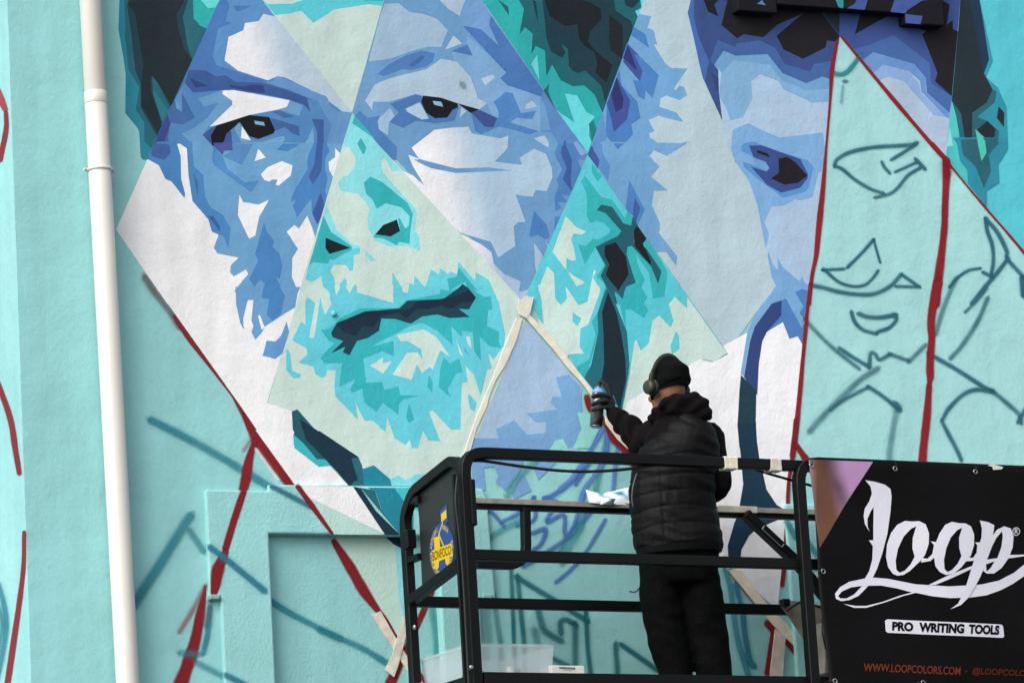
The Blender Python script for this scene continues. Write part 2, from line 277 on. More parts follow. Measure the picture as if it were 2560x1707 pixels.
# ------------------------------------------------------------------ outlines of the mural, measured on the wall
TRACE_UNDER = '''
# under facets: soft red bleed along the white facet
@200 700
S 6e5356 90 .75 640,-20 740,130 900,330 980,460
V 7f2a30 930,360,40 1000,470,46 1100,610,56 1400,990,46 1510,1140,40 1620,1290,100 1800,1560,190
@250 1040
V 7f2026 1440,-10,80 1560,200,170 1700,420,150 1890,675,120
# bright teal sky ground of the mural, upper right
@2060 360
P a4d8d7 150,-1046 5,0 -90,1200 -230,2500 -260,3200 2000,3200 2000,1090 1190,160
P 58c2cf 1500,-1440 2020,-1440 2020,1130 1190,160
'''
TRACE_FACETS = '''
# hair_left
@250 0
2f8698 190,0 180,290 228,560 252,730 247,1110 370,1260 383,1300 398,1535 420,1568 470,1568 1180,0
2c6577 237,0 248,270 243,370 262,480 275,660 290,700 385,860 370,950 352,1080 435,1210 432,1385 500,1455 560,1340 1050,290 915,190 910,0
2c4a57 280,0 265,60 300,290 345,690 400,830 400,1060 560,1340 610,1200 520,930 510,750 570,820 690,1060 905,580 880,530 850,420 835,300 810,170 865,0
2a363c 300,0 275,45 345,140 400,500 425,650 405,820 402,1030 570,1310 605,1230 500,900 490,760 520,745 700,1030 900,590 820,470 770,300 750,150 830,0
2c7a85 515,880 560,930 670,1090 610,1195 540,990
31aaa8 910,0 920,175 975,250 1035,280 1050,280 1185,0
6ad2d6 985,0 1060,85 1130,75 1180,0
# facet_left_eye
@500 0
4a75b8 197,-8 -815,2234 60,3480 790,3750 1490,1105 640,-8
5b8ac6 265,0 290,60 250,215 320,225 175,285 125,560 160,640 350,700 560,770 665,792 760,750 1240,955 1280,1050 1350,1095 1490,1105 735,165 600,0
4a75b8 315,60 510,60 370,120
e9e9ec>b2c5d3 400,450>830,330 280,365 425,300 440,230 575,210 620,140 735,165 1490,1105 1350,1090 1280,1050 1250,965 830,760 760,750 665,790 370,695 240,595
@250 0
5384c0 830,815 910,912 1200,885 2250,1000 2540,1225 2490,1420 2530,1568 2270,2600 470,1568
@500 0
6490c8 1240,950 1280,1050 1350,1095 1490,1105 1375,1480 1330,1458 1340,1530 1300,1568 1240,1568 1270,1480 1240,1415 1290,1225 1200,1080 1165,1000 860,880 640,810 700,795 760,750
3f539c -110,690 50,690 150,750 250,740 350,805 610,815 860,890 1045,960 1085,1105 1010,1025 880,985 640,925 300,882 220,885 -70,910 -150,815
363f7e 280,830 430,855 490,835 620,840 640,910 590,915 300,860
363f7e -105,768 80,845 -45,862
6a9acb 880,985 1005,1035 970,1140 780,1075 850,1050
4763a8 700,1095 780,1085 925,1145 825,1160
6f9fcd 500,1430 780,1340 825,1335 830,1375 750,1470 870,1485 1020,1410 1060,1360 1105,1250 1118,1400 1080,1568 435,1568
4158a0 1095,1165 1212,1175 1210,1480 1190,1568 1130,1568 1150,1460 1145,1290
e9e9ec 1322,1455 1375,1490 1360,1568 1300,1568 1340,1530
@250 0
6a99cc 960,970 1200,885 1200,920 1295,990 1295,1035 1060,1240 1010,1320 1120,1440 1105,1568 915,1568 905,1415 800,1315 905,1265 1050,1160 1170,1005 1020,1050
5d8dc6 830,815 800,910 805,1100 740,1060 735,980
4560a8 800,910 930,1155 810,1222 690,1205 665,1340 690,1500 620,1430 660,1090 735,980 805,1100
6a98cc 735,980 755,1000 800,1098 745,1060
3d4493 660,1125 690,1210 620,1430 510,1465 545,1380
455caa 515,1465 665,1400 690,1500 650,1568 470,1568 490,1510
@500 0
e9e9ec 220,890 330,885 880,985 850,1050 770,1075 480,1130 180,1225 90,1245 315,1030 315,990 220,925
3f519a 25,1325 110,1255 165,1230 305,1290 320,1475 230,1480 220,1525 130,1440
1c1e22 105,1330 165,1230 480,1130 680,1150 735,1280 720,1310 570,1365 480,1335 390,1200 260,1310 230,1395 120,1435
435ba4 690,1155 970,1240 975,1335 905,1310 830,1245 735,1285
6d9fcb 375,1205 410,1235 400,1350 495,1385 410,1400 335,1270
e9e9ec 410,1240 500,1380 400,1355
7fa8cc 530,1185 625,1200 635,1235 540,1220
# facet_forehead
c0d4ce 600,-8 1807,-8 1490,1105 735,165
57c4cf 610,0 665,45 900,40 1020,0 1800,0 1785,65 1650,45 1320,95 1110,228 990,108 850,140 735,150 680,85
2fa99f 1590,-5 1810,-5 1800,12 1600,8
# facet_right_eye
@850 0
6b98ca 437,-8 120,1105 1810,2900 2450,1500 1370,-8
9cb7ce 435,40 570,35 680,120 820,140 950,190 1055,300 990,465 870,460 680,510 490,580 280,605 400,130
6f98d0 1110,0 1390,0 1480,160 1460,250 1555,450 1390,290 1200,255 1170,160
a9bfd4 970,0 1230,0 1205,60 1170,160 1060,90
7aa2d2 1240,350 1630,700 1570,770 1960,960 1960,1300 1540,1240 1440,1015 1350,960 1300,780 1120,600 1090,500 1300,550 1250,440
4a74b6 1200,255 1380,290 1560,460 1460,250 1475,155 1995,895 1990,955 1640,840 1570,770 1630,720
b0c6d5 1110,350 1195,430 1030,490
4a74b6 1090,505 1245,440 1300,550
4f79b9 365,730 480,630 640,550 800,500 930,525 905,610 840,660 690,690 620,680 430,748
4460a6 665,645 800,545 835,555 800,600 710,660
a9c1d3 245,990 340,830 500,765 850,680 990,580 1140,605 1280,760 1310,840 1350,965 1440,1015 1365,1075 1060,990 800,940 740,925 480,1000 325,1000 315,1085
a9c2d6 1380,770 1500,735 1520,765 1420,840
a9c2d6 1820,1030 1880,990 1930,1045 1815,1075
4b77b8 490,1020 740,928 1155,1020 1160,1070 1120,1185 930,1212 740,1185 620,1255 485,1200 575,1105
adc6d9 640,1070 780,1005 870,1165 800,1175 660,1100
1c1e22 815,940 990,960 1150,1015 1155,1055 1100,1080 1050,1155 930,1162 840,1105 795,1000
8fb4dc 905,992 990,1000 1010,1050 925,1030
4f7cbd 1280,1110 1420,1245 1500,1250 1540,1165 1660,1200 1950,1290 1850,1320 1640,1260 1550,1245 1380,1320 1325,1285
1c1e22 1150,1015 1365,1075 1280,1110
3e4a94 1280,1105 1370,1080 1540,1160 1500,1250 1420,1245
a9c4d8 1190,1050 1240,1090 1170,1155
4f7fc0 1505,1000 1620,905 1690,915 1770,1110 1920,1090 1880,1170 1730,1155 1660,1205 1540,1165 1560,1110
9db9d4 365,1175 490,1060 535,1140 480,1200 470,1330 380,1270
4f7dbe 145,1135 190,1090 270,1155 390,1135 365,1200 380,1270 555,1440 550,1568 480,1568
@1200 0
5b86c4 600,950 640,1060 690,1275 560,1285 700,1300 765,1420 730,1500 750,1568 1015,1568 1060,1510 620,890
7ea3d2 910,1400 945,1385 1055,1500 990,1530
4155a2 830,1375 860,1430 900,1568 810,1568 790,1500 800,1430
a8c2d4 525,1360 630,1330 675,1400 670,1450
a8c2d4 385,1550 520,1465 640,1510 670,1568 640,1640 420,1640
# facet_hair_crown
2fa9a9 10,-8 1612,-8 1060,1510
22616a 375,0 430,90 385,345 440,270 515,335 500,540 545,455 635,500 650,750 705,635 790,790 910,850 1020,840 1120,930 1200,1110 1545,160 1520,110 1580,75 1570,0
24434f 610,0 650,380 695,510 805,570 835,520 790,430 860,480 870,650 910,700 960,720 1030,695 1190,850 1225,1010 1500,275 1480,210 1330,110 1310,0
22292f 630,0 680,160 830,260 950,240 970,380 1020,450 1120,520 1150,640 1130,720 1240,810 1295,640 1140,510 1055,410 1080,310 1190,190 1180,90 1080,30 1000,0
242c30 1265,150 1390,250 1400,330 1390,580 1280,500 1265,400
233f55 515,0 550,20 570,250 525,60
236064 175,0 275,70 285,160
233c52 1410,0 1570,0 1520,60 1490,85 1425,55
6fd0d8 500,630 560,540 580,790
66d3da 830,920 950,940 1040,1100 1125,1145 1070,1210 1065,1330 1090,1395 1055,1500 750,1085 925,1205
22666b 620,890 680,820 665,900 740,1080
257a80 1065,1220 1110,1180 1145,1280 1095,1400
5fcfd8 1520,115 1580,90 1545,165
5fcfd8 1570,0 1610,0 1580,75
# facet_second_profile
b2c8d0 1612,-8 1060,1510 2422,3457 2767,2979 2903,2811 2818,2540 2708,1991 2628,1772 2404,1400 2374,1190 2164,700 2034,130 2065,-8
709fd2 1555,140 1675,165 1640,280 1700,300 1735,440 1700,440 1810,620 1870,670 2034,675 1939,810 1895,880 1920,885 1950,845 2000,855 2029,940 1955,985 1825,940 1770,965 1755,1050 1920,1105 1994,1200 1765,1145 1750,1135 1650,1180 1710,1290 1655,1310 1665,1350 1765,1420 1830,1430 2040,1390 1830,1530 1700,1475 1660,1535 1700,1568 1095,1568 1060,1510 1200,1110
4a7cc0 1500,265 1620,340 1655,475 1480,350
4a7cc0 1440,420 1550,540 1750,740 1690,965 1620,890 1610,985 1545,940 1500,790 1565,795 1590,710 1390,575
45509f 1440,440 1550,540 1510,540 1590,705 1565,800 1400,610
33337e 1445,440 1495,570 1540,700 1400,570
4a7cc0 1240,1020 1365,680 1385,840 1540,1000 1570,1160 1480,1220 1500,1320 1350,1470 1230,1330
414d9c 1275,930 1340,760 1390,850 1470,990 1440,1170 1310,1300 1280,1150 1240,1020
31306e 1280,920 1335,765 1405,970 1395,1060 1330,1105
5f8ac6 1180,1180 1200,1110 1240,1330 1190,1500 1220,1568 1160,1568 1095,1430
44519e 1095,1430 1165,1568 1095,1568 1060,1515
# facet_second_face
@1650 0
a8c2d9 300,-8 270,130 400,700 610,1190 640,1400 864,1772 944,1991 1054,2540 1139,2811 1003,2979 1200,3100 1460,3150 1600,1568 1760,350 1760,-8
3c4a8e 300,0 270,130 320,340 400,700 420,770 610,1190 575,900 570,690 530,640 620,500 740,550 1050,535 1200,720 1430,820 1590,755 1690,785 1760,350 1760,0
4668b0 300,0 270,130 320,340 400,700 440,800 480,600 380,380 330,180 330,0
455ca6 565,395 740,465 740,430 980,400 1130,480 1220,630 1470,705 1510,630 1710,600 1690,785 1590,755 1430,820 1200,720 1050,535 740,550 620,500 530,640 490,600
6f9dd0 620,500 740,550 1050,535 1200,720 1430,820 1590,755 1690,785 1680,880 1420,890 1190,790 1070,640 720,595 600,720 580,690 530,640
80aad8 720,595 1070,640 1190,790 1420,890 1680,885 1665,1000 1490,1010 1210,880 1160,800 980,730 890,800 905,960 810,1155 690,1180 640,1050 580,950 580,880 600,720
26262b 425,0 470,120 570,165 530,50 575,0 660,10 600,250 755,380 820,340 1010,370 1150,245 1400,135 1140,355 1210,490 1400,580 1620,470 1635,400 1740,415 1755,350 1600,150 1520,0
2c3a4a 1530,0 1720,0 1760,90 1755,340 1620,170
393c74 500,710 570,770 575,900 550,900
2f7f8a 1718,0 1760,80 1790,90 1800,0
# facet_third_face
@2060 0
acbedd 150,-8 150,340 1190,1568 1250,940 1340,-8
41509c 150,0 150,345 290,490 380,600 480,520 890,620 1000,760 1005,910 1220,1110 1250,945 1335,0
4a62b0 290,490 480,430 680,350 1030,620 1050,820 1250,950 1230,1110 1010,900 990,760 880,630 480,515 380,600
6a90d0 370,600 480,515 880,630 1000,770 1000,900 1230,1110 1225,1165 1190,1150 950,900 940,800 830,700 580,640 480,720
8ba8dc 480,720 575,640 830,700 930,820 940,900 1190,1150 1070,1130 1000,1050 780,800 630,755 540,790
28262b 430,0 685,0 640,150 300,340 350,150 400,100
28262b 190,0 320,0 300,30 220,80 190,85
28262b 800,105 960,10 1050,0 1145,0 1230,50 1200,250 1260,200 1260,290 1310,310 1250,945 1085,800 1110,720 960,340 1000,310 920,280 960,160
# facet_ear
2f93a5 1340,-8 1250,940 1190,1568 1740,1568 1800,1450 1785,1050 1700,860 1580,755 1650,600 1520,-8
27405e 1335,0 1520,0 1560,230 1615,590 1565,720 1650,880 1500,800 1310,330
2d3b42 1335,0 1420,0 1500,400 1540,600 1565,720 1650,880 1590,1010 1450,1110 1450,1450 1380,1370 1340,1120 1250,990 1310,330
2c6470 1650,880 1690,900 1670,1010 1500,1150 1600,1190 1715,1290 1700,1420 1610,1500 1590,1568 1540,1568 1450,1450 1450,1110 1590,1010
2c6470 1250,990 1340,1120 1380,1370 1450,1460 1540,1568 1390,1568 1320,1300
2b3338 1500,1270 1600,1190 1680,1270 1660,1370 1580,1400
2e3338 1710,1045 1765,1110 1760,1250 1690,1160
4fc3c0 1250,990 1290,1130 1320,1300 1320,1568 1190,1568 1230,1150
8fd6da 1230,1250 1260,1430 1200,1440
4fc9b8 1480,1270 1570,1350 1590,1490 1540,1568
@2060 360
2f8ba0 1260,-60 1300,0 1330,170 1400,260 1410,390 1590,620 1590,460 1715,380 1705,200 1800,50 1790,-60
2c6470 1335,-40 1360,110 1480,220 1565,435 1635,270 1610,110 1710,0 1700,-60
4bbdb8 1200,30 1260,30 1300,0 1330,170 1400,260 1410,390 1200,165
4fc9b8 1480,-140 1575,-30 1590,90 1540,170 1505,0
# facet_left_eye
@250 360
6b9dce 905,-20 1110,20 1500,-20 2379,0 1914,1568 1330,1568 1365,1510 1315,1440 1450,1275 1430,1230 1310,1300 1275,1260 1280,1190 1360,1120 1150,1075 1115,1020 1160,890 1095,860 1060,740 905,560
4b83c2 470,110 560,-20 900,-20 920,220 1010,310 1030,520 1080,620 1200,695 1280,830 1255,1025 1210,905 1160,890 1095,855 1060,740 905,565 840,500 825,530 700,370 640,345 575,210 480,150
455caa 505,60 550,0 650,0 680,15 692,90 630,160 500,120
ebebec 465,150 575,210 640,345 700,370 825,530 905,560 1060,740 1095,860 1160,890 1115,1020 1150,1075 1360,1115 1280,1190 1275,1260 1310,1300 1430,1230 1450,1275 1315,1440 1365,1510 1330,1568 660,1568 155,840
ebebec 755,0 785,0 850,45 865,300 905,560 825,540 835,490 795,350 790,120
3f66b0 910,285 960,370 955,525
3f5aa8 1055,705 1110,710 1170,800 1180,865
5787c2 1205,120 1300,65 1300,0 1500,0 1480,40 1385,210
4b4fa0 1120,30 1200,110 1215,70 1300,65 1295,-10 1110,-10
4f88c6 1110,20 1200,120 1250,250 1420,380 1565,355 1480,475 1120,215 1095,150
ebebec 1550,50 1625,135 1515,170
ebebec 1575,300 1640,230 1780,170 1885,210 1870,310 1750,410 1720,400 1740,350 1690,350 1655,370 1610,355
ebebec 1365,500 1400,570 1550,595 1655,550 1560,715 1520,900 1460,930 1350,700
4a82c2 1605,770 1635,860 1705,950 1690,1010 1760,1080 1785,1200 1760,1320 1720,1300 1810,1480 1800,1568 1660,1568 1650,1520 1580,1515 1615,1370 1570,1330 1510,1395 1460,1325 1550,1150 1520,1080 1560,930
4a82c2 1730,60 1790,0 1960,0 1840,75
@700 360
4a7fc0 330,-10 455,-10 485,75 445,140 440,240 465,340 440,465 460,510 420,690 360,790 315,680 305,540 165,720 125,605 160,545 100,570 150,435 270,250 265,180 280,110
3f5aa6 360,-10 420,-10 405,265 320,400 280,320 335,200
4054a4 400,475 430,580 420,690 365,785 315,680
ebebec 540,45 590,95 520,330 480,250 475,180 540,130
ebebec 65,860 140,795 185,830 265,705 310,810 345,920 185,1475 115,1300 120,1120 175,1030
# facet_right_eye
ebebed>a8c2d6 1500,420>2060,330 1288,38 1468,-101 1508,-136 1668,-156 1848,-166 1878,-101 2158,-51 2238,-81 2228,49 2104,175 2424,215 2344,140 2494,50 2604,100 2664,240 2669,330 2614,465 2504,455 2474,520 2309,500 2404,765 2334,770 2289,810 2304,1000 2139,1115 2064,960 1960,930 1764,870 1510,665 1180,258 1300,310 1412,408 1300,220 1255,108 1360,148
6b97cd 1345,158 1362,148 1480,180 1720,240 1960,235 2034,230 2264,262 2014,272 1724,287 1480,240 1390,200 1300,148
ebebed>a6bbd9 1750,950>2230,1350 1505,668 1620,790 1764,880 1970,985 2070,1060 2095,1180 2145,1250 2359,1350 2339,1455 2464,1415 2500,1475 2420,1580 2234,1580
@1150 360
4a7cc0 725,655 850,800 875,910 835,935 765,890 675,910
a3bbdc 725,970 800,1080 850,1185 770,1385 735,1200
a3bbdc 830,950 905,1050 880,1060
4f80c2 960,0 925,100 1000,250 945,350 965,415 925,510 930,655 995,630 950,570 1050,570 990,490 1100,515 1190,270 1150,150 1180,120 1100,0
4f80c2 930,715 1035,710 955,905 925,850
3f56a4 1000,20 1030,0 1095,155 1085,320 1095,465 1005,350 1045,240 985,90
# facet_nose_beard
@700 360
c5dbd2 705,-298 615,0 150,1568 -125,2548 114,2622 700,3345 1740,3345 1830,3100 2399,1733 2390,1560 955,0
88dae1 705,-298 955,0 1185,265 1100,270 1050,180 1020,140 985,170 1010,290 1100,390 1260,560 1330,640 1340,690 1320,850 1360,900 1375,1050 1240,1000 1160,1000 1080,1010 920,945 905,900 860,830 855,740 880,640 830,560 760,490 590,460 570,380 620,320 670,310 740,200 740,140 680,40 630,30 605,50
88dae1 425,690 455,590 550,840 700,975 785,1005 780,1065 720,1095 600,1090
69cfdb 275,1195 325,1160 470,1175 485,1130 525,1135 620,1080 705,1030 785,1020 780,1070 720,1095 715,1235 680,1240 640,1185 520,1185 490,1245 530,1310 550,1480 580,1380 640,1310 680,1465 740,1365 755,1455 860,1490 1100,1560 1100,1260 1230,1465 1250,1360 1310,1380 1315,1290 1420,1410 1480,1230 1555,1280 1570,1220 1650,1275 1665,1250 1735,1280 1745,1155 1909,1340 1914,1258 2044,1330 2150,1568 500,1568 480,1450 415,1390 405,1295 310,1355 250,1330
35aeb4 820,380 885,322 1000,375 1250,580 1300,685 1275,860 1270,980 1165,960 1145,995 1015,930 912,915 930,885 1085,905 1175,855 1155,735 1175,730 1225,830 1260,805 1270,710 1190,625 1035,582 948,637 900,540 840,490
1d2a33 930,888 1010,795 1145,742 1175,855 1085,908
35aeb4 425,700 500,865 700,1000 705,1040 620,1080 525,1135 485,1130 470,1175 325,1160 280,1195
1d2a33 445,920 690,1020 485,1078 443,1020
88dae1 840,1050 940,1140 890,1150 835,1090
@500 0
3bb0b4 1490,1210 1515,1140 1530,1150 1720,1370
3bb0b4 1575,1350 1630,1450 1610,1510 1590,1510 1540,1410
# facet_second_profile
@1600 360
709fd2 -374,-20 460,-5 265,118 130,62 88,130 190,222 105,322 270,457 133,462 113,600 197,790 180,870 362,1105 350,1192 255,1060 160,1058 -514,110
@1150 360
4a7cc0 1500,-3 1605,-3 1545,55
5a88c8 1390,0 1395,90 1470,220 1450,370 1350,230 1365,150 1290,20
44519e 1250,110 1285,20 1365,155 1350,245
4f82c6 1655,355 1810,645 1740,800 1690,700 1620,650
4456a4 1710,520 1765,630 1720,780 1690,700
# facet_second_face
@1600 360
7ba6da 890,60 905,-140 1060,-200 1160,-150 1360,-60 1790,-110 1810,30 1780,270 1745,290 1690,530 1570,555 1520,545 1410,605 1285,620 1220,770 1265,890 1230,1030 1150,600 1060,350 930,180
5a8fd0 985,70 1010,0 1100,-25 1380,85 1640,160 1700,230 1650,430 1620,470 1400,530 1130,330 1020,230 1000,175 1130,215 1110,130
3d4790 1065,18 1190,15 1570,150 1645,300 1640,340 1570,430 1380,480 1240,400 1085,225 1235,270 1265,235 1230,180 1110,130
6b9ad0 1120,140 1230,180 1265,240 1240,270 1130,215
272329 1355,145 1440,130 1520,180 1640,315 1540,385 1410,400 1280,340 1360,285
272329 1145,60 1250,95 1270,135 1150,90
76a3d8 1255,1050 1300,1180 1350,1240 1345,1110 1390,1200 1555,1345 1590,1300 1610,1360 1655,1390 1640,1568 1200,1568 1335,1400 1290,1310 1250,1100
5f93d0 1520,1465 1590,1420 1645,1445 1640,1568 1570,1568
# facet_strap
@1150 360
5ccad6 1250,110 635,1510 980,1920 1280,2420 1620,2580 1570,2260 2618,2050
c7dfd5 1035,710 1140,820 1240,860 1190,890 1110,880 1085,940 1110,1010 1135,1140 1100,1145 1040,1120 1040,1240 905,1060
c7dfd5 855,1200 920,1270 930,1500 960,1568 790,1568 770,1410
c7dfd5 1055,1255 1225,1360 1140,1395
c7dfd5 1030,1400 1145,1568 1000,1568 1050,1510
c7dfd5 1310,1235 1330,1250 1300,1310 1360,1410 1320,1568 1245,1568
35b0b3 1290,190 1390,320 1345,375 1290,280
35b0b3 1185,375 1220,310 1380,520 1490,550 1615,730 1640,655 1730,790 1830,930 1960,1130 2035,1260 2000,1490 1890,1515 1850,1260 1720,1080 1740,1190 1810,1330 1780,1410 1830,1505 1760,1568 1370,1568 1430,1380 1335,1300 1415,1190 1325,1015 1220,1180 1155,985 1230,1000 1300,930 1350,940 1460,880 1470,840 1400,770 1330,755 1275,775 1240,710 1245,560 1235,480
255c68 1335,650 1385,595 1490,620 1600,780 1675,800 1690,710 1740,800 1700,960 1820,1020 1974,1250 1939,1375 1870,1200 1680,1000 1640,1010 1630,1080 1720,1360 1610,1440 1590,1530 1510,1455 1540,1568 1390,1568 1430,1400 1375,1290 1425,1190 1325,1010 1540,905 1580,855 1555,830 1425,680
22262b 1415,1000 1525,965 1625,1110 1650,1280 1550,1440 1425,1285 1460,1180 1415,1100
22262b 1735,800 1825,930 1790,980 1870,1150 1860,1185 1710,1000 1700,850
22262b 1450,1450 1500,1568 1410,1568
# facet_left_eye
@600 720
ebebec -720,140 -43,140 590,20 240,1210 330,1580 300,1580 0,1150
6b9bd0 -45,-10 590,-10 565,50 540,190 440,250 240,380 210,440 150,510 110,430 130,380 30,400 0,340 -40,160
4a82c2 230,-10 385,-10 440,80 400,260 315,320 260,260 285,110 210,100
ebebec 75,120 130,118 110,320 130,370 110,410 35,390 30,300
ebebec 175,270 195,270 240,385 210,410
6294ce 455,330 480,430 415,640 345,695 220,665 260,515 345,525 400,470
# facet_nose_beard
66cad8 510,515 595,330 640,360 640,130 660,88 735,150 675,490 725,490 785,90 830,270 900,150 870,40 825,-20 2440,-20 2462,0 2537,150 2597,450 2587,560 2480,700 2430,640 2465,785 2420,800 2357,1060 2290,850 2205,760 2230,920 2172,930 2157,1385 2062,1385 1890,1200 1850,1215 1962,1500 1847,1495 1792,1400 1742,1568 1682,1568 1662,1480 1622,1540 1512,1470 1442,1265 1422,1410 1300,1300 1220,1300 1130,1130 1155,1290 930,1060 925,940 935,805 850,805 840,860 795,880 735,840 720,770 570,730 660,650 650,590
c5dbd2 1147,44 1500,148 1500,-40 1140,-40
c5dbd2 922,-20 942,75 985,-20
c5dbd2 1030,-20 1072,55 1115,-20
c5dbd2 1570,-30 1600,40 1642,50 1660,-40
62cbd6 455,590 490,640 510,810 600,850 580,880 520,885 450,800
37b0b7 790,410 865,405 990,290 1175,200 1550,195 1630,120 1960,60 1962,10 2050,30 2232,-10 2382,85 2457,85 2472,210 2432,215 2417,370 2537,430 2532,520 2562,590 2442,570 2347,475 2362,715 2292,620 2277,430 2172,420 2175,485 2067,375 2082,560 1932,420 1782,340 1672,370 1280,575 1505,520 1505,670 1395,620 1205,690 1235,930 1390,920 1415,1000 1550,960 1570,1050 1780,1055 1600,1090 1555,1140 1550,1240 1400,1125 1335,1215 1215,1120 1195,985 1090,1030 1080,990 1130,895 970,970 1000,735 825,740 785,685 920,540 870,520
37b0b7 2030,-90 2120,-110 2140,-200 2320,20 2240,20 2200,-60 2050,30
25485a 890,440 950,340 1220,230 1560,200 1640,125 1960,110 2002,100 2140,0 2180,-40 2235,0 2312,95 2242,210 2142,205 2252,285 2052,295 1932,260 1782,280 1672,350 1522,305 1385,300 1360,420 1250,490 1145,520 1070,660 1005,630 1030,575 890,640 1010,520 910,485
1f3448 945,360 1230,230 1650,215 1740,130 1960,115 2130,70 2235,20 2312,95 2260,140 2180,140 2070,200 2012,190 1970,170 1840,210 1740,200 1620,300 1560,240 1380,280 1310,380 1200,375 1135,470 1020,440
c6dcd4 1270,760 1400,680 1395,740 1490,715 1400,840
37b0b7 1655,1130 1705,1290 1650,1320 1625,1260
@950 720
c6dcd4 160,460 425,405 550,480 690,680 590,610 515,800 485,775 410,835 360,750 310,900 120,850 260,635 365,630 415,700 400,600 270,520 200,525
c6dcd4 745,510 820,680 780,640
c6dcd4 840,480 880,470 895,595 855,545
62cbd6 870,1035 945,1125 925,1215 880,1180 860,1060
37b0b7 625,680 680,740 775,690 805,825 745,840 660,990 685,1070 575,970 585,800
37b0b7 475,850 515,920 510,1025 460,970
37b0b7 815,570 870,655 830,630
# facet_taped_triangle
a3bbdf 1420,320 850,1690 1930,1690 1975,960
78a5d8 1720,875 1850,850 1960,960 1975,1150 1975,1568 1060,1568 1055,1490 1165,1500 1135,1385 1310,1295 1440,1435 1620,1420 1625,1310 1530,1320 1435,1230 1735,1190 1665,1120 1690,1065 1780,1070
# facet_strap
@1350 720
c7dfd7 -20,-30 140,-30 145,110 205,170 265,110 250,10 260,0 375,170 465,135 490,0 575,-20 590,30 470,360 395,400 385,580 430,640 280,650 260,700 160,600 -10,380 -20,300 35,360 0,200
62c9d4 -20,0 10,100 35,360 -20,250
62c9d4 320,240 405,300 365,375 315,330
33adb5 640,0 560,250 505,330 545,460 480,700 360,770 350,830 430,880 470,800 570,430 560,260 660,0
33adb5 730,30 770,120 840,420 835,210 900,215 1015,295 1058,215 1010,150 1050,95 960,-60 840,-10 810,110
26687a 640,20 560,250 570,430 500,750 430,880 520,990 600,1000 800,1200 875,760 850,430 700,60 660,0
22303d 665,40 605,240 620,450 625,740 595,920 640,1000 720,1050 780,1200 800,1090 840,900 835,700 790,430 750,250
35b0b5 1095,-20 1225,-20 1210,85 1105,105
c7dfd7 800,1220 870,900 920,540 940,510 985,615 1065,540 1100,320 1165,270 1280,390 1305,320 1260,160 1320,90 1440,205 1440,90 1830,640 1700,720 1600,700 1440,760 860,1110
62c9d4 1330,420 1360,470 1365,600 1290,650 1275,570
# facet_white_shirt
@1700 720
ebebed -572,1230 -512,1110 68,765 190,700 318,725 468,650 418,570 645,445 845,430 1005,335 1070,500 1150,475 1200,550 1090,1568 1030,2350 953,3152 392,2666 -314,1921
# facet_second_strap
76a3d8 925,-10 870,90 760,220 660,420 590,840 630,870 690,500 740,380 900,150 1035,105 1190,400 1210,350 1170,240 1210,180 1125,45 1190,10 1255,40 1262,-20
4f7cc0 1035,105 1195,400 1215,340 1195,550 1150,475 1070,500 1005,335 850,430 990,270 995,125
4f7cc0 1125,45 1190,10 1255,30 1240,240 1225,330 1170,245 1210,185
35407f 995,125 990,265 850,430 805,520 770,740 755,1050 625,875 685,520 730,380 895,155
274656 595,850 745,1010 740,1300 755,1568 580,1568 560,1350 580,1000
# facet_taped_triangle
@1350 720
93d6cf 365,1220 480,1230 580,1370 500,1568 320,1568 405,1380
93d6cf 140,1500 200,1480 230,1500 270,1568 150,1568
# facet_strap
@600 720
ebebec 225,1090 267,1128 510,1204 520,1440 528,1590 300,1590 0,1150
25596a 505,1210 560,1188 720,1370 1020,1568 640,1580 520,1440
203a4d 585,1280 720,1375 1040,1575 670,1580 640,1520
3bb5bb 520,1430 640,1580 525,1580
@600 1080
ebebec 150,-20 530,-20 520,120 770,340 880,330 1060,522 540,522
25596a 515,-20 610,100 750,265 830,265 780,200 630,-20
3bb5bb 518,20 620,110 750,265 820,265 890,330 770,340 530,155
203a4f 620,-10 780,-10 1155,240 1195,330 1205,522 1060,522 960,400 780,210 640,70
2a6678 1090,260 1160,245 1200,350 1215,522 1090,522 1110,490 1155,470
2484a0 1200,360 1310,325 1470,460 1485,525 1215,522
7fd3dd 1470,460 1550,420 1620,475 1720,415 1830,410 1760,530 1485,525
'''
TRACE_LINTEL = '''
# surround
@600 1080
ebebec 545,528 1105,532 1420,1000 680,640
b9dcd2 680,640 1412,1003 925,1000
203a4f 1108,534 1180,545 1330,770 1570,1006 1420,1003
2a6678 1180,545 1320,570 1380,750 1570,1006
2484a0 1250,542 1510,545 1600,660 1700,800 1700,1010 1565,1006 1390,770 1330,590
45c0c0 1510,545 1800,540 1800,800 1640,720
'''
TRACE_INFILL = '''
# panel
@600 1080
bcdcd0 925,1000 1420,1000 1500,1090 1520,1100 1560,1568 1660,2070 1525,2019 1260,1568
203a4f 1400,1000 1590,1000 1590,1140 1500,1095
8fd8e0 1522,1105 1590,1140 1700,2070 1655,2060 1550,1568
'''
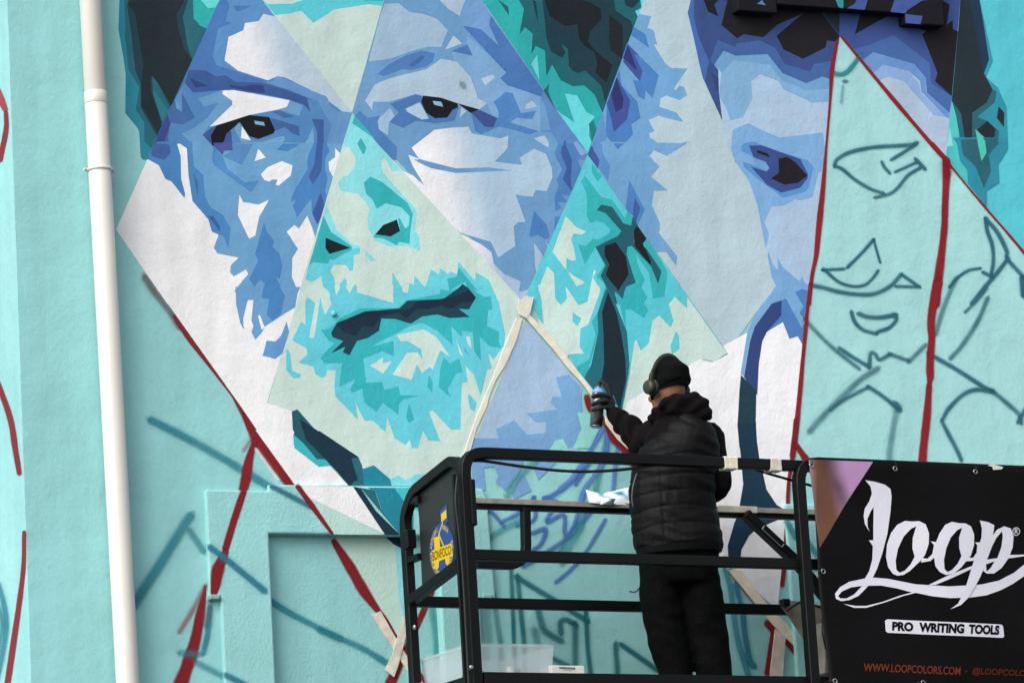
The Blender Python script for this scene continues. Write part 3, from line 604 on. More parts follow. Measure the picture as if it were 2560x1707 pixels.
TRACE_LINES = '''
# eye sketch
@2060 360
S 2f6c7a 48 1 100,215 130,150 260,80 480,35 700,20 850,10 905,-10
S 2f6c7a 40 1 900,5 800,70 660,155
S 2f6c7a 42 1 110,220 180,250 300,350 450,440 580,485
S 2f6c7a 42 1 500,525 640,490 720,430 820,310 940,235
S 2f6c7a 35 1 695,275 910,180
S 2f6c7a 45 1 895,150 985,245
S 2f6c7a 40 1 565,180 590,230 640,285
S 2f6c7a 42 1 485,940 380,1060 230,1210
S 2f6c7a 32 1 490,950 520,1060 550,1160
S 2f6c7a 38 1 -14,1235 190,1225
S 2f6c7a 40 1 -14,1230 10,1240 140,1350 280,1395 400,1380 480,1310 525,1245
S 2f6c7a 50 1 -100,1390 0,1410 150,1450 350,1475 500,1465 650,1390 750,1280
S 2f6c7a 40 1 760,1280 930,1400
S 2f6c7a 36 1 930,1400 700,1395
S 2f6c7a 48 1 1585,735 1600,850 1650,1000 1660,1150 1640,1280
S 2f6c7a 52 1 1585,735 1700,870 1790,1050 1800,1130 1960,1310 2000,1360
S 2f6c7a 52 1 1800,1130 1700,1260 1580,1400 1450,1560
S 2f6c7a 45 1 1560,1260 1640,1300
S 2f6c7a 38 1 1530,1220 1420,1240 1310,1310 1230,1400
S 285f6c 70 1 1940,1320 1955,1480
@1650 0
S 2f8a90 55 1 1715,725 1780,730 1850,690 1960,550
S 4a6f8e 50 .8 1805,800 1820,800
S 6f9fb0 40 .6 1790,850 1775,1000
@2060 720
S 2f6c7a 48 1 270,240 300,330 380,410 510,450
S 2f6c7a 55 1 345,255 430,285 560,290 700,265
S 2f6c7a 52 1 690,270 710,310 640,390 530,430
S 2f6c7a 50 .75 -190,310 0,510 150,640 340,790
S 2f6c7a 45 1 150,590 300,690 440,770
S 2f6c7a 48 1 440,770 455,640 500,650 540,700 640,650
S 2f6c7a 48 .8 640,645 820,710
S 2f6c7a 52 .75 830,720 990,560
S 2f6c7a 62 .65 1090,450 1150,250 1230,40 1290,-90
S 2f6c7a 75 .65 520,790 350,900 150,1090 0,1240 -140,1400
S 2f6c7a 42 .9 60,1190 200,1090 430,970
S 2f6c7a 48 1 430,965 560,1050 700,1160
S 2f6c7a 80 1 700,1140 730,1180
S 2f6c7a 80 .55 710,1200 670,1400 640,1600 640,1700
S 2f6c7a 50 1 1020,640 1300,800 1550,960 1650,1010
S 2f6c7a 52 1 1650,1015 1480,995 1350,1050 1220,1180 1160,1280
S 2f6c7a 55 .8 1650,1010 1780,1120 1900,1230 1930,1320
S 2f6c7a 50 1 1985,1160 1900,1310
S 2f6c7a 50 1 1150,1300 1200,1400 1290,1568 1340,1680
S 2f6c7a 58 .8 1240,685 1350,560 1500,330 1600,100
S 2f6c7a 35 .9 1380,235 1500,120 1590,0
# red
@2060 360
V 8a2028 1195,165,70 1198,280,72 1195,350,72 1183,600,64 1177,800,64 1157,1000,68 1132,1200,82 1105,1400,88 1088,1568,96
@2060 720
V 8a2028 1112,-50,94 1100,0,92 1060,200,82 1045,350,70 1052,500,70 1040,650,72 1035,800,76 1038,870,66 1030,930,44 1024,1000,62 1005,1250,74 970,1568,78 960,1720,78
@2060 0
V 8a2028 165,360,20 380,620,26 520,790,34 730,1040,40 900,1240,34 1080,1450,40 1190,1568,40
@2060 360
V 8a2028 1060,0,34 1180,140,40 1280,270,16 1590,640,22 1800,880,22 1985,1100,30
@1600 360
V 8a2028 1930,-1010,26 1880,-730,44 1860,-420,26 1825,0,22 1793,400,44 1762,700,56 1742,900,56 1722,1100,44 1682,1300,36 1657,1568,34
@1700 720
V 8a2028 1276,-40,34 1270,0,34 1240,280,34 1225,450,36 1200,700,36 1175,1000,44 1140,1350,50 1110,1568,56 1100,1640,56
@2060 360
S 8a2028 110 .7 1190,190 1200,290
'''
TRACE_LINES_LOW = '''
@250 1040
S 2f8494 95 .85 500,40 700,140 950,270 1300,470 1655,690
V 7f2026 1520,230,40 1460,420,80 1425,620,100 1400,722,85
S 8f3a40 50 .5 1500,200 1410,330
S e2efec 40 .8 1530,330 1740,620
@350 1307
S 2f8494 125 .85 490,-60 410,60 200,400 -60,800
S 3f93a0 85 .7 490,80 620,270
V 7f2026 640,620,26 590,900,90 540,1150,100 480,1350,120 390,1600,130
S 9a4a50 70 .6 640,620 520,850 390,1060
S 2f8494 75 .8 690,830 660,1100 620,1270
S 2f8494 85 .6 400,1270 560,1290
S 3f93a0 75 .7 560,1370 815,1500
S 5f6f74 80 .5 690,760 650,1000
%W1
@250 1040
S 2f7a8c 62 1 1690,690 2062,885
V 7f2026 1410,732,60 1320,1000,70 1230,1300,66
@350 1307
V 7f2026 840,280,60 765,450,115 740,600,95 722,690,60
S 2f7f95 78 .95 690,240 850,360 1215,660
S 2f7f95 70 .9 845,1490 1060,1600
@600 1080
V 7f2026 565,530,46 700,715,52 900,990,30
%W2
@350 1307
S 2f8a98 75 .9 1240,740 1500,900 1960,1130
@800 1307
S 2f8a98 75 .9 0,1050 400,1220 650,1370
V 7f2026 135,180,50 300,440,100 420,650,100 570,860,56 650,960,44 760,1150,40 870,1320,40 1040,1570,40
V 7f2026 1095,670,60 980,940,60 850,1220,50 760,1420,80 690,1568,110
S 3f9a9c 85 .7 1100,830 1140,1150 1150,1420
%W0
# behind the platform
@980 1080
P 78a0d6 770,60 1590,60 1600,160 1270,260 1290,300 1240,410 1120,575 1010,490 1040,430 1000,340 895,350 915,570 790,570
P 78a0d6 1440,240 1590,240 1600,300 1430,470 1380,340
P 78a0d6 1290,410 1360,570 1200,660 1170,600 1250,430
P 93d6cf 1600,80 1670,65 1720,150 1700,240 1500,240
S 4aa5a5 80 .75 830,1140 1000,1010 1260,860
S 3f9a95 90 .6 1130,620 1250,430 1400,290
S 3f9a9c 70 .7 1640,1180 1780,960 1960,700
S 4b76b8 50 1 810,830 960,780 1095,920
S 4b76b8 48 1 1090,870 1240,790 1390,640
S 4b76b8 48 1 1390,640 1395,850 1220,915
S 4b76b8 60 1 1490,650 1620,590 1790,460 1960,270
S 4b76b8 48 1 1490,640 1600,675
S 4b76b8 48 1 1800,510 1880,380
S 4b76b8 50 1 1570,760 1515,880 1680,810 1690,990 1760,960 1900,570
S 4b76b8 55 1 1960,760 1760,990 1540,1160 1290,1310
S 4b76b8 50 1 1370,990 1500,950 1460,1090 1370,1160
@1400 870
S 5a86c8 60 1 430,770 300,1000 150,1230 0,1380
S 3f9a90 80 .7 480,830 400,1150 330,1480
S 5a86c8 60 1 460,780 430,1100 240,1380 200,1520
S 5a86c8 50 1 600,870 550,1060 520,1400
V 7f2026 260,480,60 300,600,60 440,720,60 540,880,110 640,980,110 720,1130,80
@1200 1307
S 4b76b8 45 1 1225,-30 1030,290 880,460 740,580
S 3f9a9c 95 .7 990,30 870,240 810,380
S 1f6f78 50 .95 300,430 320,900 330,1200 350,1560
S 1f6f78 60 .95 365,520 400,900 430,1200 440,1560
S 1f6f78 66 1 360,530 700,740 1050,960
S 1f6f78 70 .55 130,700 170,1000 200,1200 210,1560
S 1f6f78 80 .8 560,820 610,1020 680,1090 790,1150
S 1f6f78 66 1 790,1070 785,970 840,945 930,990
S 1f6f78 76 .75 930,1000 930,1420
S 1f6f78 55 1 1035,870 1050,1200 1080,1480
S 1f6f78 70 .8 1330,1190 1350,1500
S 1f6f78 62 .9 1385,1190 1740,1440
S 1f6f78 90 .35 60,760 90,1150
S 1f6f78 90 .5 530,1050 565,1200
S 1f6f78 70 .8 700,1320 860,1400
@1650 1060
P 22405a 755,-10 790,330 812,590 765,870 725,970 660,1190 665,1290 710,1335 785,1335 795,1230 870,1090 940,1030 1100,960 1235,905 1190,820 1140,790 1040,640 1005,480 970,330 940,120 938,-10
V 7f2026 1330,-40,46 1310,200,56 1285,400,40 1260,560,36 1250,780,40 1262,900,44 1240,1050,46 1230,1200,40 1215,1350,40 1210,1450,46 1195,1580,40
V 7f2026 1330,200,50 1390,290,60 1460,390,80
@1650 1307
S 8a4a50 60 .75 690,480 830,660 990,850
V 7f2026 1050,980,70 1110,1060,60
V 7f2026 1215,1130,60 1320,1240,80 1480,1420,100 1640,1560,100
V 7f2026 1110,1030,44 1080,1250,50 1050,1470,60
S 3f93a8 70 .9 640,460 690,650 720,900 760,1150 830,1380 870,1500
S 2a7f95 70 .95 740,600 800,850 830,1100 880,1350 915,1400
%W1
@1650 1060
S 3f93a5 70 .9 1240,960 1330,1110
S 3f93a5 70 .9 1440,1150 1570,1320
%W3
@1650 0
P 5a7ab0 950,40 1000,5 1035,55
P 2f8f96 1718,-5 1750,75 1795,85 1800,-5
P 26262b 1800,85 1795,-5 1960,-5 1880,60
@2060 0
P 4552a0 320,0 300,40 220,85 400,100 430,0
P 4552a0 690,0 650,120 795,135 820,100 960,10 1050,0
P 4552a0 795,140 800,230 945,240 965,160
%R0
@0 0
V 9a4248 -40,850,60 10,980,70 55,1080,50
V 7f2a30 60,1110,44 60,1280,52 0,1568,56
@0 800
V 7f2a30 -30,590,50 100,960,60 150,1260,56 190,1500,50
@0 1307
V 7f2a30 238,90,36 225,500,46 130,1200,60 70,1600,60
S 2f8494 70 .9 -20,600 40,800 60,1050 0,1400 -40,1560
S 2f8494 50 .7 -20,800 20,1000 -20,1250
'''
# ------------------------------------------------------------------ ground
bm = bmesh.new(); v = [bm.verts.new(p) for p in ((-400, -400, 0), (400, -400, 0), (400, 400, 0), (-400, 400, 0))]; bm.faces.new(v)
g = obj('ground', bm, M['asphalt']); g['kind'] = 'structure'

# ------------------------------------------------------------------ building: front wall, side wall, blind window, ledge
MINT = lin('92cbcb')
XC, ZT, XE = -2.563, 10.5, 9.5              # corner, eaves, far end
YS, YP, YL = -0.026, 0.035, -0.075           # planes of the stucco surround, the recessed panel and the sill ledge
bld = thing('painted_building', 'rendered building wall with a large unfinished mural of a bearded face', 'building', (XC, 0, 0))
def wall_obj(name, bm, m, parent, col=MINT):
    o = obj(name, bm, m, parent); set_col(o.data, lambda c: col); return o
pl, pr = wp(661, 1331, YP).x, wp(1085, 1400, YP).x
ptop = wp(800, 1334, YS).z; pbot = 2.9
def ring(bm, X0, X1, Z0, Z1, x0, x1, z0, z1, Y):
    xs, zs = (X0, x0, x1, X1), (Z0, z0, z1, Z1)
    g = [[bm.verts.new((x, Y, z)) for x in xs] for z in zs]
    for i in range(3):
        for j in range(3):
            if not (i == 1 and j == 1): bm.faces.new((g[i][j], g[i][j+1], g[i+1][j+1], g[i+1][j]))
bm = bmesh.new(); ring(bm, XC, XE, 0, ZT, pl, pr, pbot, ptop, 0.0); wall_obj('front_wall', bm, M['wall'], bld)
bm = bmesh.new(); add_box(bm, (XC+.1, 0.12, 0), (XE, 9, ZT-.1)); wall_obj('building_core', bm, M['wall'], bld)
bm = bmesh.new(); bm.faces.new([bm.verts.new(p) for p in ((XC, 0, 0), (XC, 9, 0), (XC, 9, ZT), (XC, 0, ZT))]); wall_obj('side_wall', bm, M['wall'], bld)
bm = bmesh.new(); bm.faces.new([bm.verts.new(p) for p in ((pl-.02, YP, pbot-.02), (pr+.02, YP, pbot-.02), (pr+.02, YP, ptop+.02), (pl-.02, YP, ptop+.02))])
wall_obj('window_infill', bm, M['stucco'], bld)
sx0, sx1 = wp(514, 1226, YS).x, wp(1210, 1260, YS).x
st0, st1 = wp(590, 1224.5, YS).z, wp(850, 1213.5, YS).z; xs = wp(672, 1220, YS).x; zb = wp(540, 1490, YS).z
SC = lin('97d0cf')
def sur(name, pts, y1=0.06):
    bm = bmesh.new()
    a = [bm.verts.new((x, YS, z)) for x, z in pts]; b = [bm.verts.new((x, y1, z)) for x, z in pts]
    bm.faces.new(a); n = len(pts)
    for i in range(n): bm.faces.new((a[i], b[i], b[(i+1) % n], a[(i+1) % n]))
    o = obj(name, bm, M['stucco'], bld, bevel=.009); set_col(o.data, lambda c: SC); return o
sur('window_surround', [(sx0+.055, pbot), (pl, pbot), (pl, ptop), (pr, ptop), (pr, pbot), (sx1-.05, pbot), (sx1-.05, zb), (sx1+.035, zb), (sx1+.02, st1-.05), (sx1, st1), (xs, st1), (xs, st0), (sx0, st0), (sx0, zb), (sx0+.055, zb)])
for px in (524, 1207):
    a = wp(px, 1484, YS-.02); bm = bmesh.new(); add_box(bm, (a.x+.004, YS-.012, a.z-.024), (a.x+.058, .02, a.z)); o = obj('corbel', bm, M['stucco'], bld, bevel=.006); set_col(o.data, lambda c: lin('7fb0a8'))
rx0 = wp(1966, 1300, YS).x; rz = wp(2000, 1259, YS).z
sur('window_surround', [(rx0, 2.9), (rx0+2.4, 2.9), (rx0+2.4, rz), (rx0, rz)])
DK = lin('1a1a1f')
for name, x0, x1, y in (('ledge_beam', 1943, 2264, None), ('ledge_corbel', 1845, 1943, 30), ('ledge_corbel', 2264, 2361, 62)):
    if y is None: a, b = wp(x0, 11, YL), wp(x1, 33.5, YL); z = (a.z+b.z)/2
    else: a, b = wp(x0, y, YL), wp(x1, y, YL); z = wp((x0+x1)/2, y, YL).z
    d = 0.0 if y is None else .003
    bm = bmesh.new(); add_box(bm, (a.x, YL-d, z), (b.x, .02, 8.45+d)); o = obj(name, bm, M['stucco'], bld, bevel=.006); set_col(o.data, lambda c: DK)

# ------------------------------------------------------------------ the mural: every painted patch and sprayed line is a thin sheet on the wall
PLANES = {'W0': 0.0, 'W1': YS, 'W2': YP, 'W3': YL-.003}
occupied = {}
def level(pl, pts, boxes=None):
    x0, x1 = min(p[0] for p in pts), max(p[0] for p in pts); y0, y1 = min(p[1] for p in pts), max(p[1] for p in pts)
    L = 0; boxes = boxes or [(x0, x1, y0, y1)]
    for (a, b, c, d, l) in occupied.setdefault(pl, []):
        if l >= L and a < x1 and b > x0 and c < y1 and d > y0 and any(a < q[1] and b > q[0] and c < q[3] and d > q[2] for q in boxes): L = l+1
    for q in boxes: occupied[pl].append((*q, L))
    return L
def put(pl, x, y, L):
    off = .0004 + L*.00005
    if pl == 'R0':
        p = on_plane(x, y, Vector((1, 0, 0)), Vector((XC, 0, 0))); return Vector((XC-off, p.y, p.z))
    Y = PLANES[pl]; p = wp(x, y, Y); return Vector((p.x, Y-off, p.z))
def slice_up(bm, step):
    for ax in (0, 1):
        lo, hi = min(v.co[ax] for v in bm.verts), max(v.co[ax] for v in bm.verts); k = lo+step*.5
        n = Vector((1, 0, 0)) if ax == 0 else Vector((0, 1, 0))
        while k < hi:
            bmesh.ops.bisect_plane(bm, geom=bm.verts[:]+bm.edges[:]+bm.faces[:], dist=1e-4, plane_co=n*k, plane_no=n); k += step
def poly_mesh(name, pl, pts, L, colfn, sub=0):
    bm = bmesh.new(); f = bm.faces.new([bm.verts.new((x, y, 0)) for x, y in pts])
    bm.normal_update()
    if f.normal.z > 0: f.normal_flip(); bm.normal_update()
    if sub:
        bmesh.ops.triangulate(bm, faces=bm.faces)
        slice_up(bm, 14.0)
    px = [(v.co.x, v.co.y) for v in bm.verts]
    for v in bm.verts: v.co = put(pl, v.co.x, v.co.y, L)
    me = bpy.data.meshes.new(name); bm.to_mesh(me); bm.free()
    a = me.color_attributes.new('Col', 'FLOAT_COLOR', 'POINT')
    for i, p in enumerate(px): a.data[i].color = (*colfn(*p), 1)
    return me
def mural(h):
    c = lin(h)
    if c[2] > c[1]*1.4: c = (c[0], c[1]*1.03, c[2]*.93)
    if c[2] > c[1]*2.0 and c[1] < .14: c = (c[0]*.95, c[1]*1.16, c[2]*.95)
    if max(c) < .12: c = tuple(x*.78 for x in c)
    return c
def jitter(c, k=.035):
    s = 1 + random.uniform(-k, k); return tuple(x*s for x in c)
FACET = {'hair_left': 'painted_hair', 'facet_left_eye': 'painted_eye_facet', 'facet_forehead': 'painted_forehead_facet', 'facet_right_eye': 'painted_eye_facet',
 'facet_hair_crown': 'painted_crown_facet', 'facet_second_profile': 'painted_profile_facet', 'facet_second_face': 'painted_face_facet', 'facet_third_face': 'painted_temple_facet',
 'facet_ear': 'painted_ear_facet', 'facet_nose_beard': 'painted_beard_facet', 'facet_strap': 'painted_strap_facet', 'facet_taped_triangle': 'painted_triangle_facet',
 'facet_white_shirt': 'painted_shirt_facet', 'facet_second_strap': 'painted_band', 'surround': 'painted_lintel_patch', 'panel': 'painted_infill_patch', 'ground': 'painted_ground'}
facets = {}; facet = 'ground'
def stroke_mesh(pl, path, col, alpha, soft):
    """path: list of (x, y, width) in photo pixels -> ribbon with a soft sprayed edge"""
    pts = [(Vector((x, y, 0)), w) for x, y, w in path]
    P = spline([p for p, w in pts], 6); 
    n = len(P); W = []
    seg = (len(pts)-1)
    for i in range(n):
        t = i/(n-1)*seg; k = min(int(t), seg-1); W.append(pts[k][1]*(1-(t-k)) + pts[k+1][1]*(t-k))
    W = [w*(1+.10*mnoise.noise(Vector((p.x*.03, p.y*.03, .5)))) for p, w in zip(P, W)]; A = [1.0]*len(P)
    if soft > .5: A = [.86+.22*mnoise.noise(Vector((p.x*.025, p.y*.025, 4.5))) for p in P]
    for end in (0, 1):                                          # rounded, fading ends
        p, q, w = (P[0], P[1], W[0]) if end == 0 else (P[-1], P[-2], W[-1]); d = (p-q).normalized()
        for e, ws, al in ((.22, .86, .9), (.42, .6, .55), (.58+.3*soft, .25, 0.0)):
            if end == 0: P.insert(0, p+d*w*e); W.insert(0, w*ws); A.insert(0, al)
            else: P.append(p+d*w*e); W.append(w*ws); A.append(al)
    if soft > .5: k = .45 + .55*(1-alpha); s = 1.75 + .7*k; prof = [(-s, 0), (-1.2, .10), (-.92, .36), (-.66+.3*k, .86), (0, 1), (.66-.3*k, .86), (.92, .36), (1.2, .10), (s, 0)]
    else: prof = [(-1.25, 0), (-1.0, .5), (-.8, .95), (0, 1), (.8, .95), (1.0, .5), (1.25, 0)]
    return P, W, A, prof
def add_stroke(pl, path, hexc, alpha, soft, name='spray_line'):
    P, W, AL, prof = stroke_mesh(pl, path, hexc, alpha, soft)
    ex = [(p.x+dx*w, p.y+dy*w) for p, w in zip(P, W) for dx in (-1.2, 1.2) for dy in (-1.2, 1.2)]
    L = level(pl, ex, [(min(p.x, q.x)-w*1.2, max(p.x, q.x)+w*1.2, min(p.y, q.y)-w*1.2, max(p.y, q.y)+w*1.2) for p, q, w in zip(P, P[1:], W)]); bm = bmesh.new(); rows = []; cols = []
    c = jitter(lin(hexc))
    for i, (p, w) in enumerate(zip(P, W)):
        d = (P[min(i+1, len(P)-1)]-P[max(i-1, 0)]).normalized(); nrm = Vector((-d.y, d.x, 0))
        row = []
        for o, a in prof:
            q = p + nrm*(o*w/2); row.append(bm.verts.new(put(pl, q.x, q.y, L)))
            e = min(1.0, AL[i])
            cols.append((*c, a*alpha*e))
        rows.append(row)
    for A, B in zip(rows, rows[1:]):
        for j in range(len(A)-1): bm.faces.new((A[j], A[j+1], B[j+1], B[j]))
    me = bpy.data.meshes.new(name); bm.to_mesh(me); bm.free()
    at = me.color_attributes.new('Col', 'FLOAT_COLOR', 'POINT')
    for i, q in enumerate(cols): at.data[i].color = q
    obj(name, me, M['stucco_spray'] if pl in ('W1', 'W2', 'W3') else M['spray'], bld)
def run_trace(text, pl='W0'):
    global facet
    ox = oy = 0.0; sc = 3.92
    for line in text.strip().splitlines():
        t = line.split()
        if not t: continue
        if t[0] == '#':
            facet = t[1] if t[1] in FACET else 'ground'; continue
        if line[0] == '@': ox, oy = float(t[0][1:]), float(t[1]); continue
        if line[0] == '%': pl = t[0][1:]; continue
        if t[0] in 'SV':
            if t[0] == 'S':
                w, a = float(t[2]), float(t[3]); path = [tuple(map(float, q.split(','))) for q in t[4:]]
                path = [(ox+x/sc, oy+y/sc, w/sc*.93) for x, y in path]; add_stroke(pl, path, t[1], a, .8)
            else:
                path = [tuple(map(float, q.split(','))) for q in t[2:]]
                add_stroke(pl, [(ox+x/sc, oy+y/sc, w/sc) for x, y, w in path], t[1], 1.0, .3)
            continue
        if t[0] == 'P': t = t[1:]; fc = 'ground'
        else: fc = facet
        grad = '>' in t[0]; q = t[2:] if grad else t[1:]
        pts = [(ox+float(a)/sc, oy+float(b)/sc) for a, b in (s.split(',') for s in q)]
        clean = []
        for p in pts:
            if not clean or (abs(p[0]-clean[-1][0])+abs(p[1]-clean[-1][1])) > .2: clean.append(p)
        L = level(pl, clean); mt = M['stucco'] if pl in ('W1', 'W2', 'W3') else M['wall']
        if grad:
            h0, h1 = t[0].split('>'); c0, c1 = mural(h0), mural(h1); a, b = t[1].split('>')
            a = [float(v)/sc for v in a.split(',')]; b = [float(v)/sc for v in b.split(',')]
            a = Vector((a[0]+ox, a[1]+oy)); b = Vector((b[0]+ox, b[1]+oy))
            def cf(x, y):
                k = max(0, min(1, (Vector((x, y))-a).dot(b-a)/(b-a).length_squared)); k = k*k*(3-2*k)
                return tuple(u+(v-u)*k for u, v in zip(c0, c1))
            me = poly_mesh('paint_patch', pl, clean, L, cf, 5)
        else:
            c = jitter(mural(t[0]), .02); me = poly_mesh('paint_patch', pl, clean, L, lambda x, y: c)
        if fc == 'ground': obj('paint_patch', me, mt, bld)
        elif fc not in facets: facets[fc] = obj(FACET[fc], me, mt, bld)
        else: obj('paint_patch', me, mt, facets[fc])
run_trace(TRACE_UNDER)
run_trace(TRACE_FACETS)
run_trace(TRACE_LINTEL, 'W1')
run_trace(TRACE_INFILL, 'W2')
run_trace(TRACE_LINES)
run_trace(TRACE_LINES_LOW)
# grey overspray dot on the eyelid of the mural
add_stroke('W0', [(1156, 213, 17), (1158, 215.5, 17)], '7f949b', .75, 1.0, 'spray_dot')
b0 = wp(833, 785, 0); bm = bmesh.new(); lathe(bm, (b0.x, -.004, b0.z), (0, -1, 0), [(.015, 0), (.015, .006), (.011, .012), (.004, .014)], 12)
bo = obj('wall_bolt', bm, M['wall'], bld, True); set_col(bo.data, lambda c: lin('6cc4cf'))

# ------------------------------------------------------------------ masking tape stuck to the wall
def tape(pl, pts, label, m='tape', t=.0016, L=.005, sc=3.92, o=(0, 0)):
    bm = bmesh.new(); Y = PLANES[pl]
    q = [wp(o[0]+x/sc, o[1]+y/sc, Y) for x, y in pts]
    top = [bm.verts.new((p.x, Y-L-t-random.uniform(0, .001), p.z)) for p in q]; bot = [bm.verts.new((p.x, Y-L+.004, p.z)) for p in q]
    bm.faces.new(top)
    for i in range(len(q)): bm.faces.new((top[i], bot[i], bot[(i+1) % len(q)], top[(i+1) % len(q)]))
    ob = obj('masking_tape', bm, M[m]); tag(ob, label, 'tape', 'strips of masking tape on the wall'); return ob
tape('W0', [(1338,290),(1390,310),(1330,520),(1220,760),(1130,900),(1060,1080),(1040,1170),(940,1380),(890,1568),(845,1690),(790,1690),(840,1568),(940,1270),(1060,980),(1160,740),(1230,540)], 'long cream masking tape down the left edge of the pale blue triangle', 'tape_pale', o=(950,720))
tape('W0', [(1352,186),(1462,272),(1680,492),(1838,700),(1980,878),(2085,1015),(2105,1060),(2062,1055),(1955,915),(1838,795),(1690,605),(1560,458),(1436,312)], 'long cream masking tape down the right edge of the pale blue triangle', o=(950,720), L=.0095)
tape('W0', [(1352,118),(1378,140),(1402,92),(1432,78),(1446,92),(1496,96),(1462,250),(1428,305),(1352,262),(1340,190)], 'short crumpled pinkish tape end at the tip of the pale blue triangle', 'tape_pale', o=(950,720), L=.012)
tape('W0', [(430,665),(480,730),(600,880),(735,1000),(720,1050),(560,905),(440,745)], 'thin cream tape edge sloping down behind the spray can', o=(1400,870), L=.011)
tape('W2', [(500,900),(590,862),(700,1060),(900,1390),(900,1540),(820,1400),(660,1150)], 'translucent tape strip sloping right over the red line beside the lift gate', 'tape_grey', o=(800,1307))
tape('W2', [(830,920),(860,1010),(760,1400),(718,1510),(628,1440),(700,1290),(740,1150)], 'translucent tape strip crossing the other one beside the lift gate', 'tape_grey', o=(800,1307), L=.0095)
tape('W0', [(655,455),(790,470),(1085,845),(1240,990),(1345,1130),(1320,1212),(1210,1110),(1090,985),(970,840),(800,630)], 'wrinkled cream tape sloping down to the right of the painter', o=(1650,1307))
tape('W0', [(1120,1040),(1222,1120),(1205,1330),(1190,1570),(1060,1570),(1085,1330)], 'upright wrinkled tape hanging below the sloping one right of the painter', 'tape_grey', o=(1650,1307), L=.010)
tape('W0', [(590,330),(640,300),(690,360),(700,440),(650,455),(590,380)], 'small cream tape scrap beside the hem of the painter vest', o=(1650,1307), L=.009)

# ------------------------------------------------------------------ drainpipe
pc = [wp(226, 0, -.075), wp(312, 1575, -.075)]; PR = .0555
def pax(z): t = (z-pc[0].z)/(pc[1].z-pc[0].z); return Vector((pc[0].x+(pc[1].x-pc[0].x)*t, -.075, z))   # the pipe stands slightly out of plumb
dp = thing('drainpipe', 'white enamelled drainpipe running up the wall left of the mural', 'drainpipe', tuple(pax(0)))
zj = wp(240, 246, -.075).z; pdir = (pax(1)-pax(0)).normalized()
bm = bmesh.new(); cyl(bm, pax(0), pax(zj), PR, 40); obj('pipe_section', bm, M['pvc'], dp, True, .001)
bm = bmesh.new(); cyl(bm, pax(zj+.002), pax(ZT), PR-.002, 40); obj('pipe_section', bm, M['pvc'], dp, True, .001)
bm = bmesh.new(); lathe(bm, pax(zj-.03), pdir, [(PR+.0005, 0), (PR+.0015, .002), (PR+.0015, .058), (PR-.001, .061)], 40); obj('pipe_socket', bm, M['pvc'], dp, True)
zc = wp(240, 424, -.075).z
for z in (zc, zc-3.1):
    c = pax(z); bm = bmesh.new(); pts = [c + Vector(((PR+.003)*cos(a), (PR+.003)*sin(a), 0)) for a in [2*pi*k/36 for k in range(37)]]
    sweep(bm, pts, .0035, .008, 8); cl = obj('pipe_clip', bm, M['pvc_clip'], dp, True)
    for s in (-1, 1):
        bm = bmesh.new(); beam(bm, (c.x+s*(PR+.002), c.y+.012, z), (c.x+s*(PR+.022), c.y+.012, z), .010, .018); obj('clip_lug', bm, M['pvc_clip'], cl, bevel=.003)
        bm = bmesh.new(); lathe(bm, (c.x+s*(PR+.014), c.y+.008, z), (0, -1, 0), [(.006, 0), (.006, .005), (.003, .007)], 10); obj('screw', bm, M['zinc'], cl, True)
# ------------------------------------------------------------------ aerial work platform
PA = radians(4.5)
PU = Vector((cos(PA), sin(PA), 0)); PV = Vector((-sin(PA), cos(PA), 0)); PO = wp(1165, 1150, -1.1); PO.z = 0
WID, DECK, LEN = .75, 4.18, 3.4
def PL(u, v, z): return PO + PU*u + PV*v + Vector((0, 0, z))
def fr(x, y, v=0.0):                       # photo pixel -> point on the upright plane v of the platform
    return on_plane(x, y, PV, PO + PV*v)
def en(x, y, u=0.0): return on_plane(x, y, PU, PO + PU*u)
BS = M['black_steel']
lift = thing('work_platform', 'black steel aerial work platform basket standing in front of the mural', 'work platform', tuple(PL(LEN/2, WID/2, 0)))
def bar(name, pts, w=.045, h=None, r=.0, m=BS, up=Vector((0, 0, 1)), parent=lift):
    bm = bmesh.new(); pts = rounded(pts, r) if r else [Vector(p) for p in pts]
    sweep(bm, pts, w/2, (h or w)/2, square=True, up=up); return obj(name, bm, m, parent, False)
ZF, ZM, ZB, ZBM = 5.366, 4.882, 5.262, 4.786
# deck, toe boards and what carries it
bm = bmesh.new()
add_hex(bm, [PL(0, 0, DECK-.06), PL(LEN, 0, DECK-.06), PL(LEN, WID, DECK-.06), PL(0, WID, DECK-.06), PL(0, 0, DECK), PL(LEN, 0, DECK), PL(LEN, WID, DECK), PL(0, WID, DECK)])
obj('deck', bm, M['grey_steel'], lift)
for nm, a, b in (('toe_board', PL(0.02, -.012, (DECK+4.333)/2), PL(LEN, -.012, (DECK+4.333)/2)), ('toe_board', PL(0.02, WID+.012, DECK+.055), PL(LEN, WID+.012, DECK+.055)), ('toe_board', PL(-.012, .0, DECK+.072), PL(-.012, WID, DECK+.072))):
    bm = bmesh.new(); h = 4.333-DECK if a.z > DECK+.07 else .11; beam(bm, a, b, .02, h); obj(nm, bm, BS, lift, bevel=.003)
bm = bmesh.new(); add_hex(bm, [PL(.9, .12, 1.0), PL(2.3, .12, 1.0), PL(2.3, .63, 1.0), PL(.9, .63, 1.0), PL(.9, .12, DECK-.061), PL(2.3, .12, DECK-.061), PL(2.3, .63, DECK-.061), PL(.9, .63, DECK-.061)])
obj('lifting_mast', bm, BS, lift, bevel=.01)
bm = bmesh.new(); add_hex(bm, [PL(.2, -.2, .25), PL(3.2, -.2, .25), PL(3.2, .68, .25), PL(.2, .68, .25), PL(.2, -.2, 1.0), PL(3.2, -.2, 1.0), PL(3.2, .68, 1.0), PL(.2, .68, 1.0)])
obj('chassis', bm, BS, lift, bevel=.03)
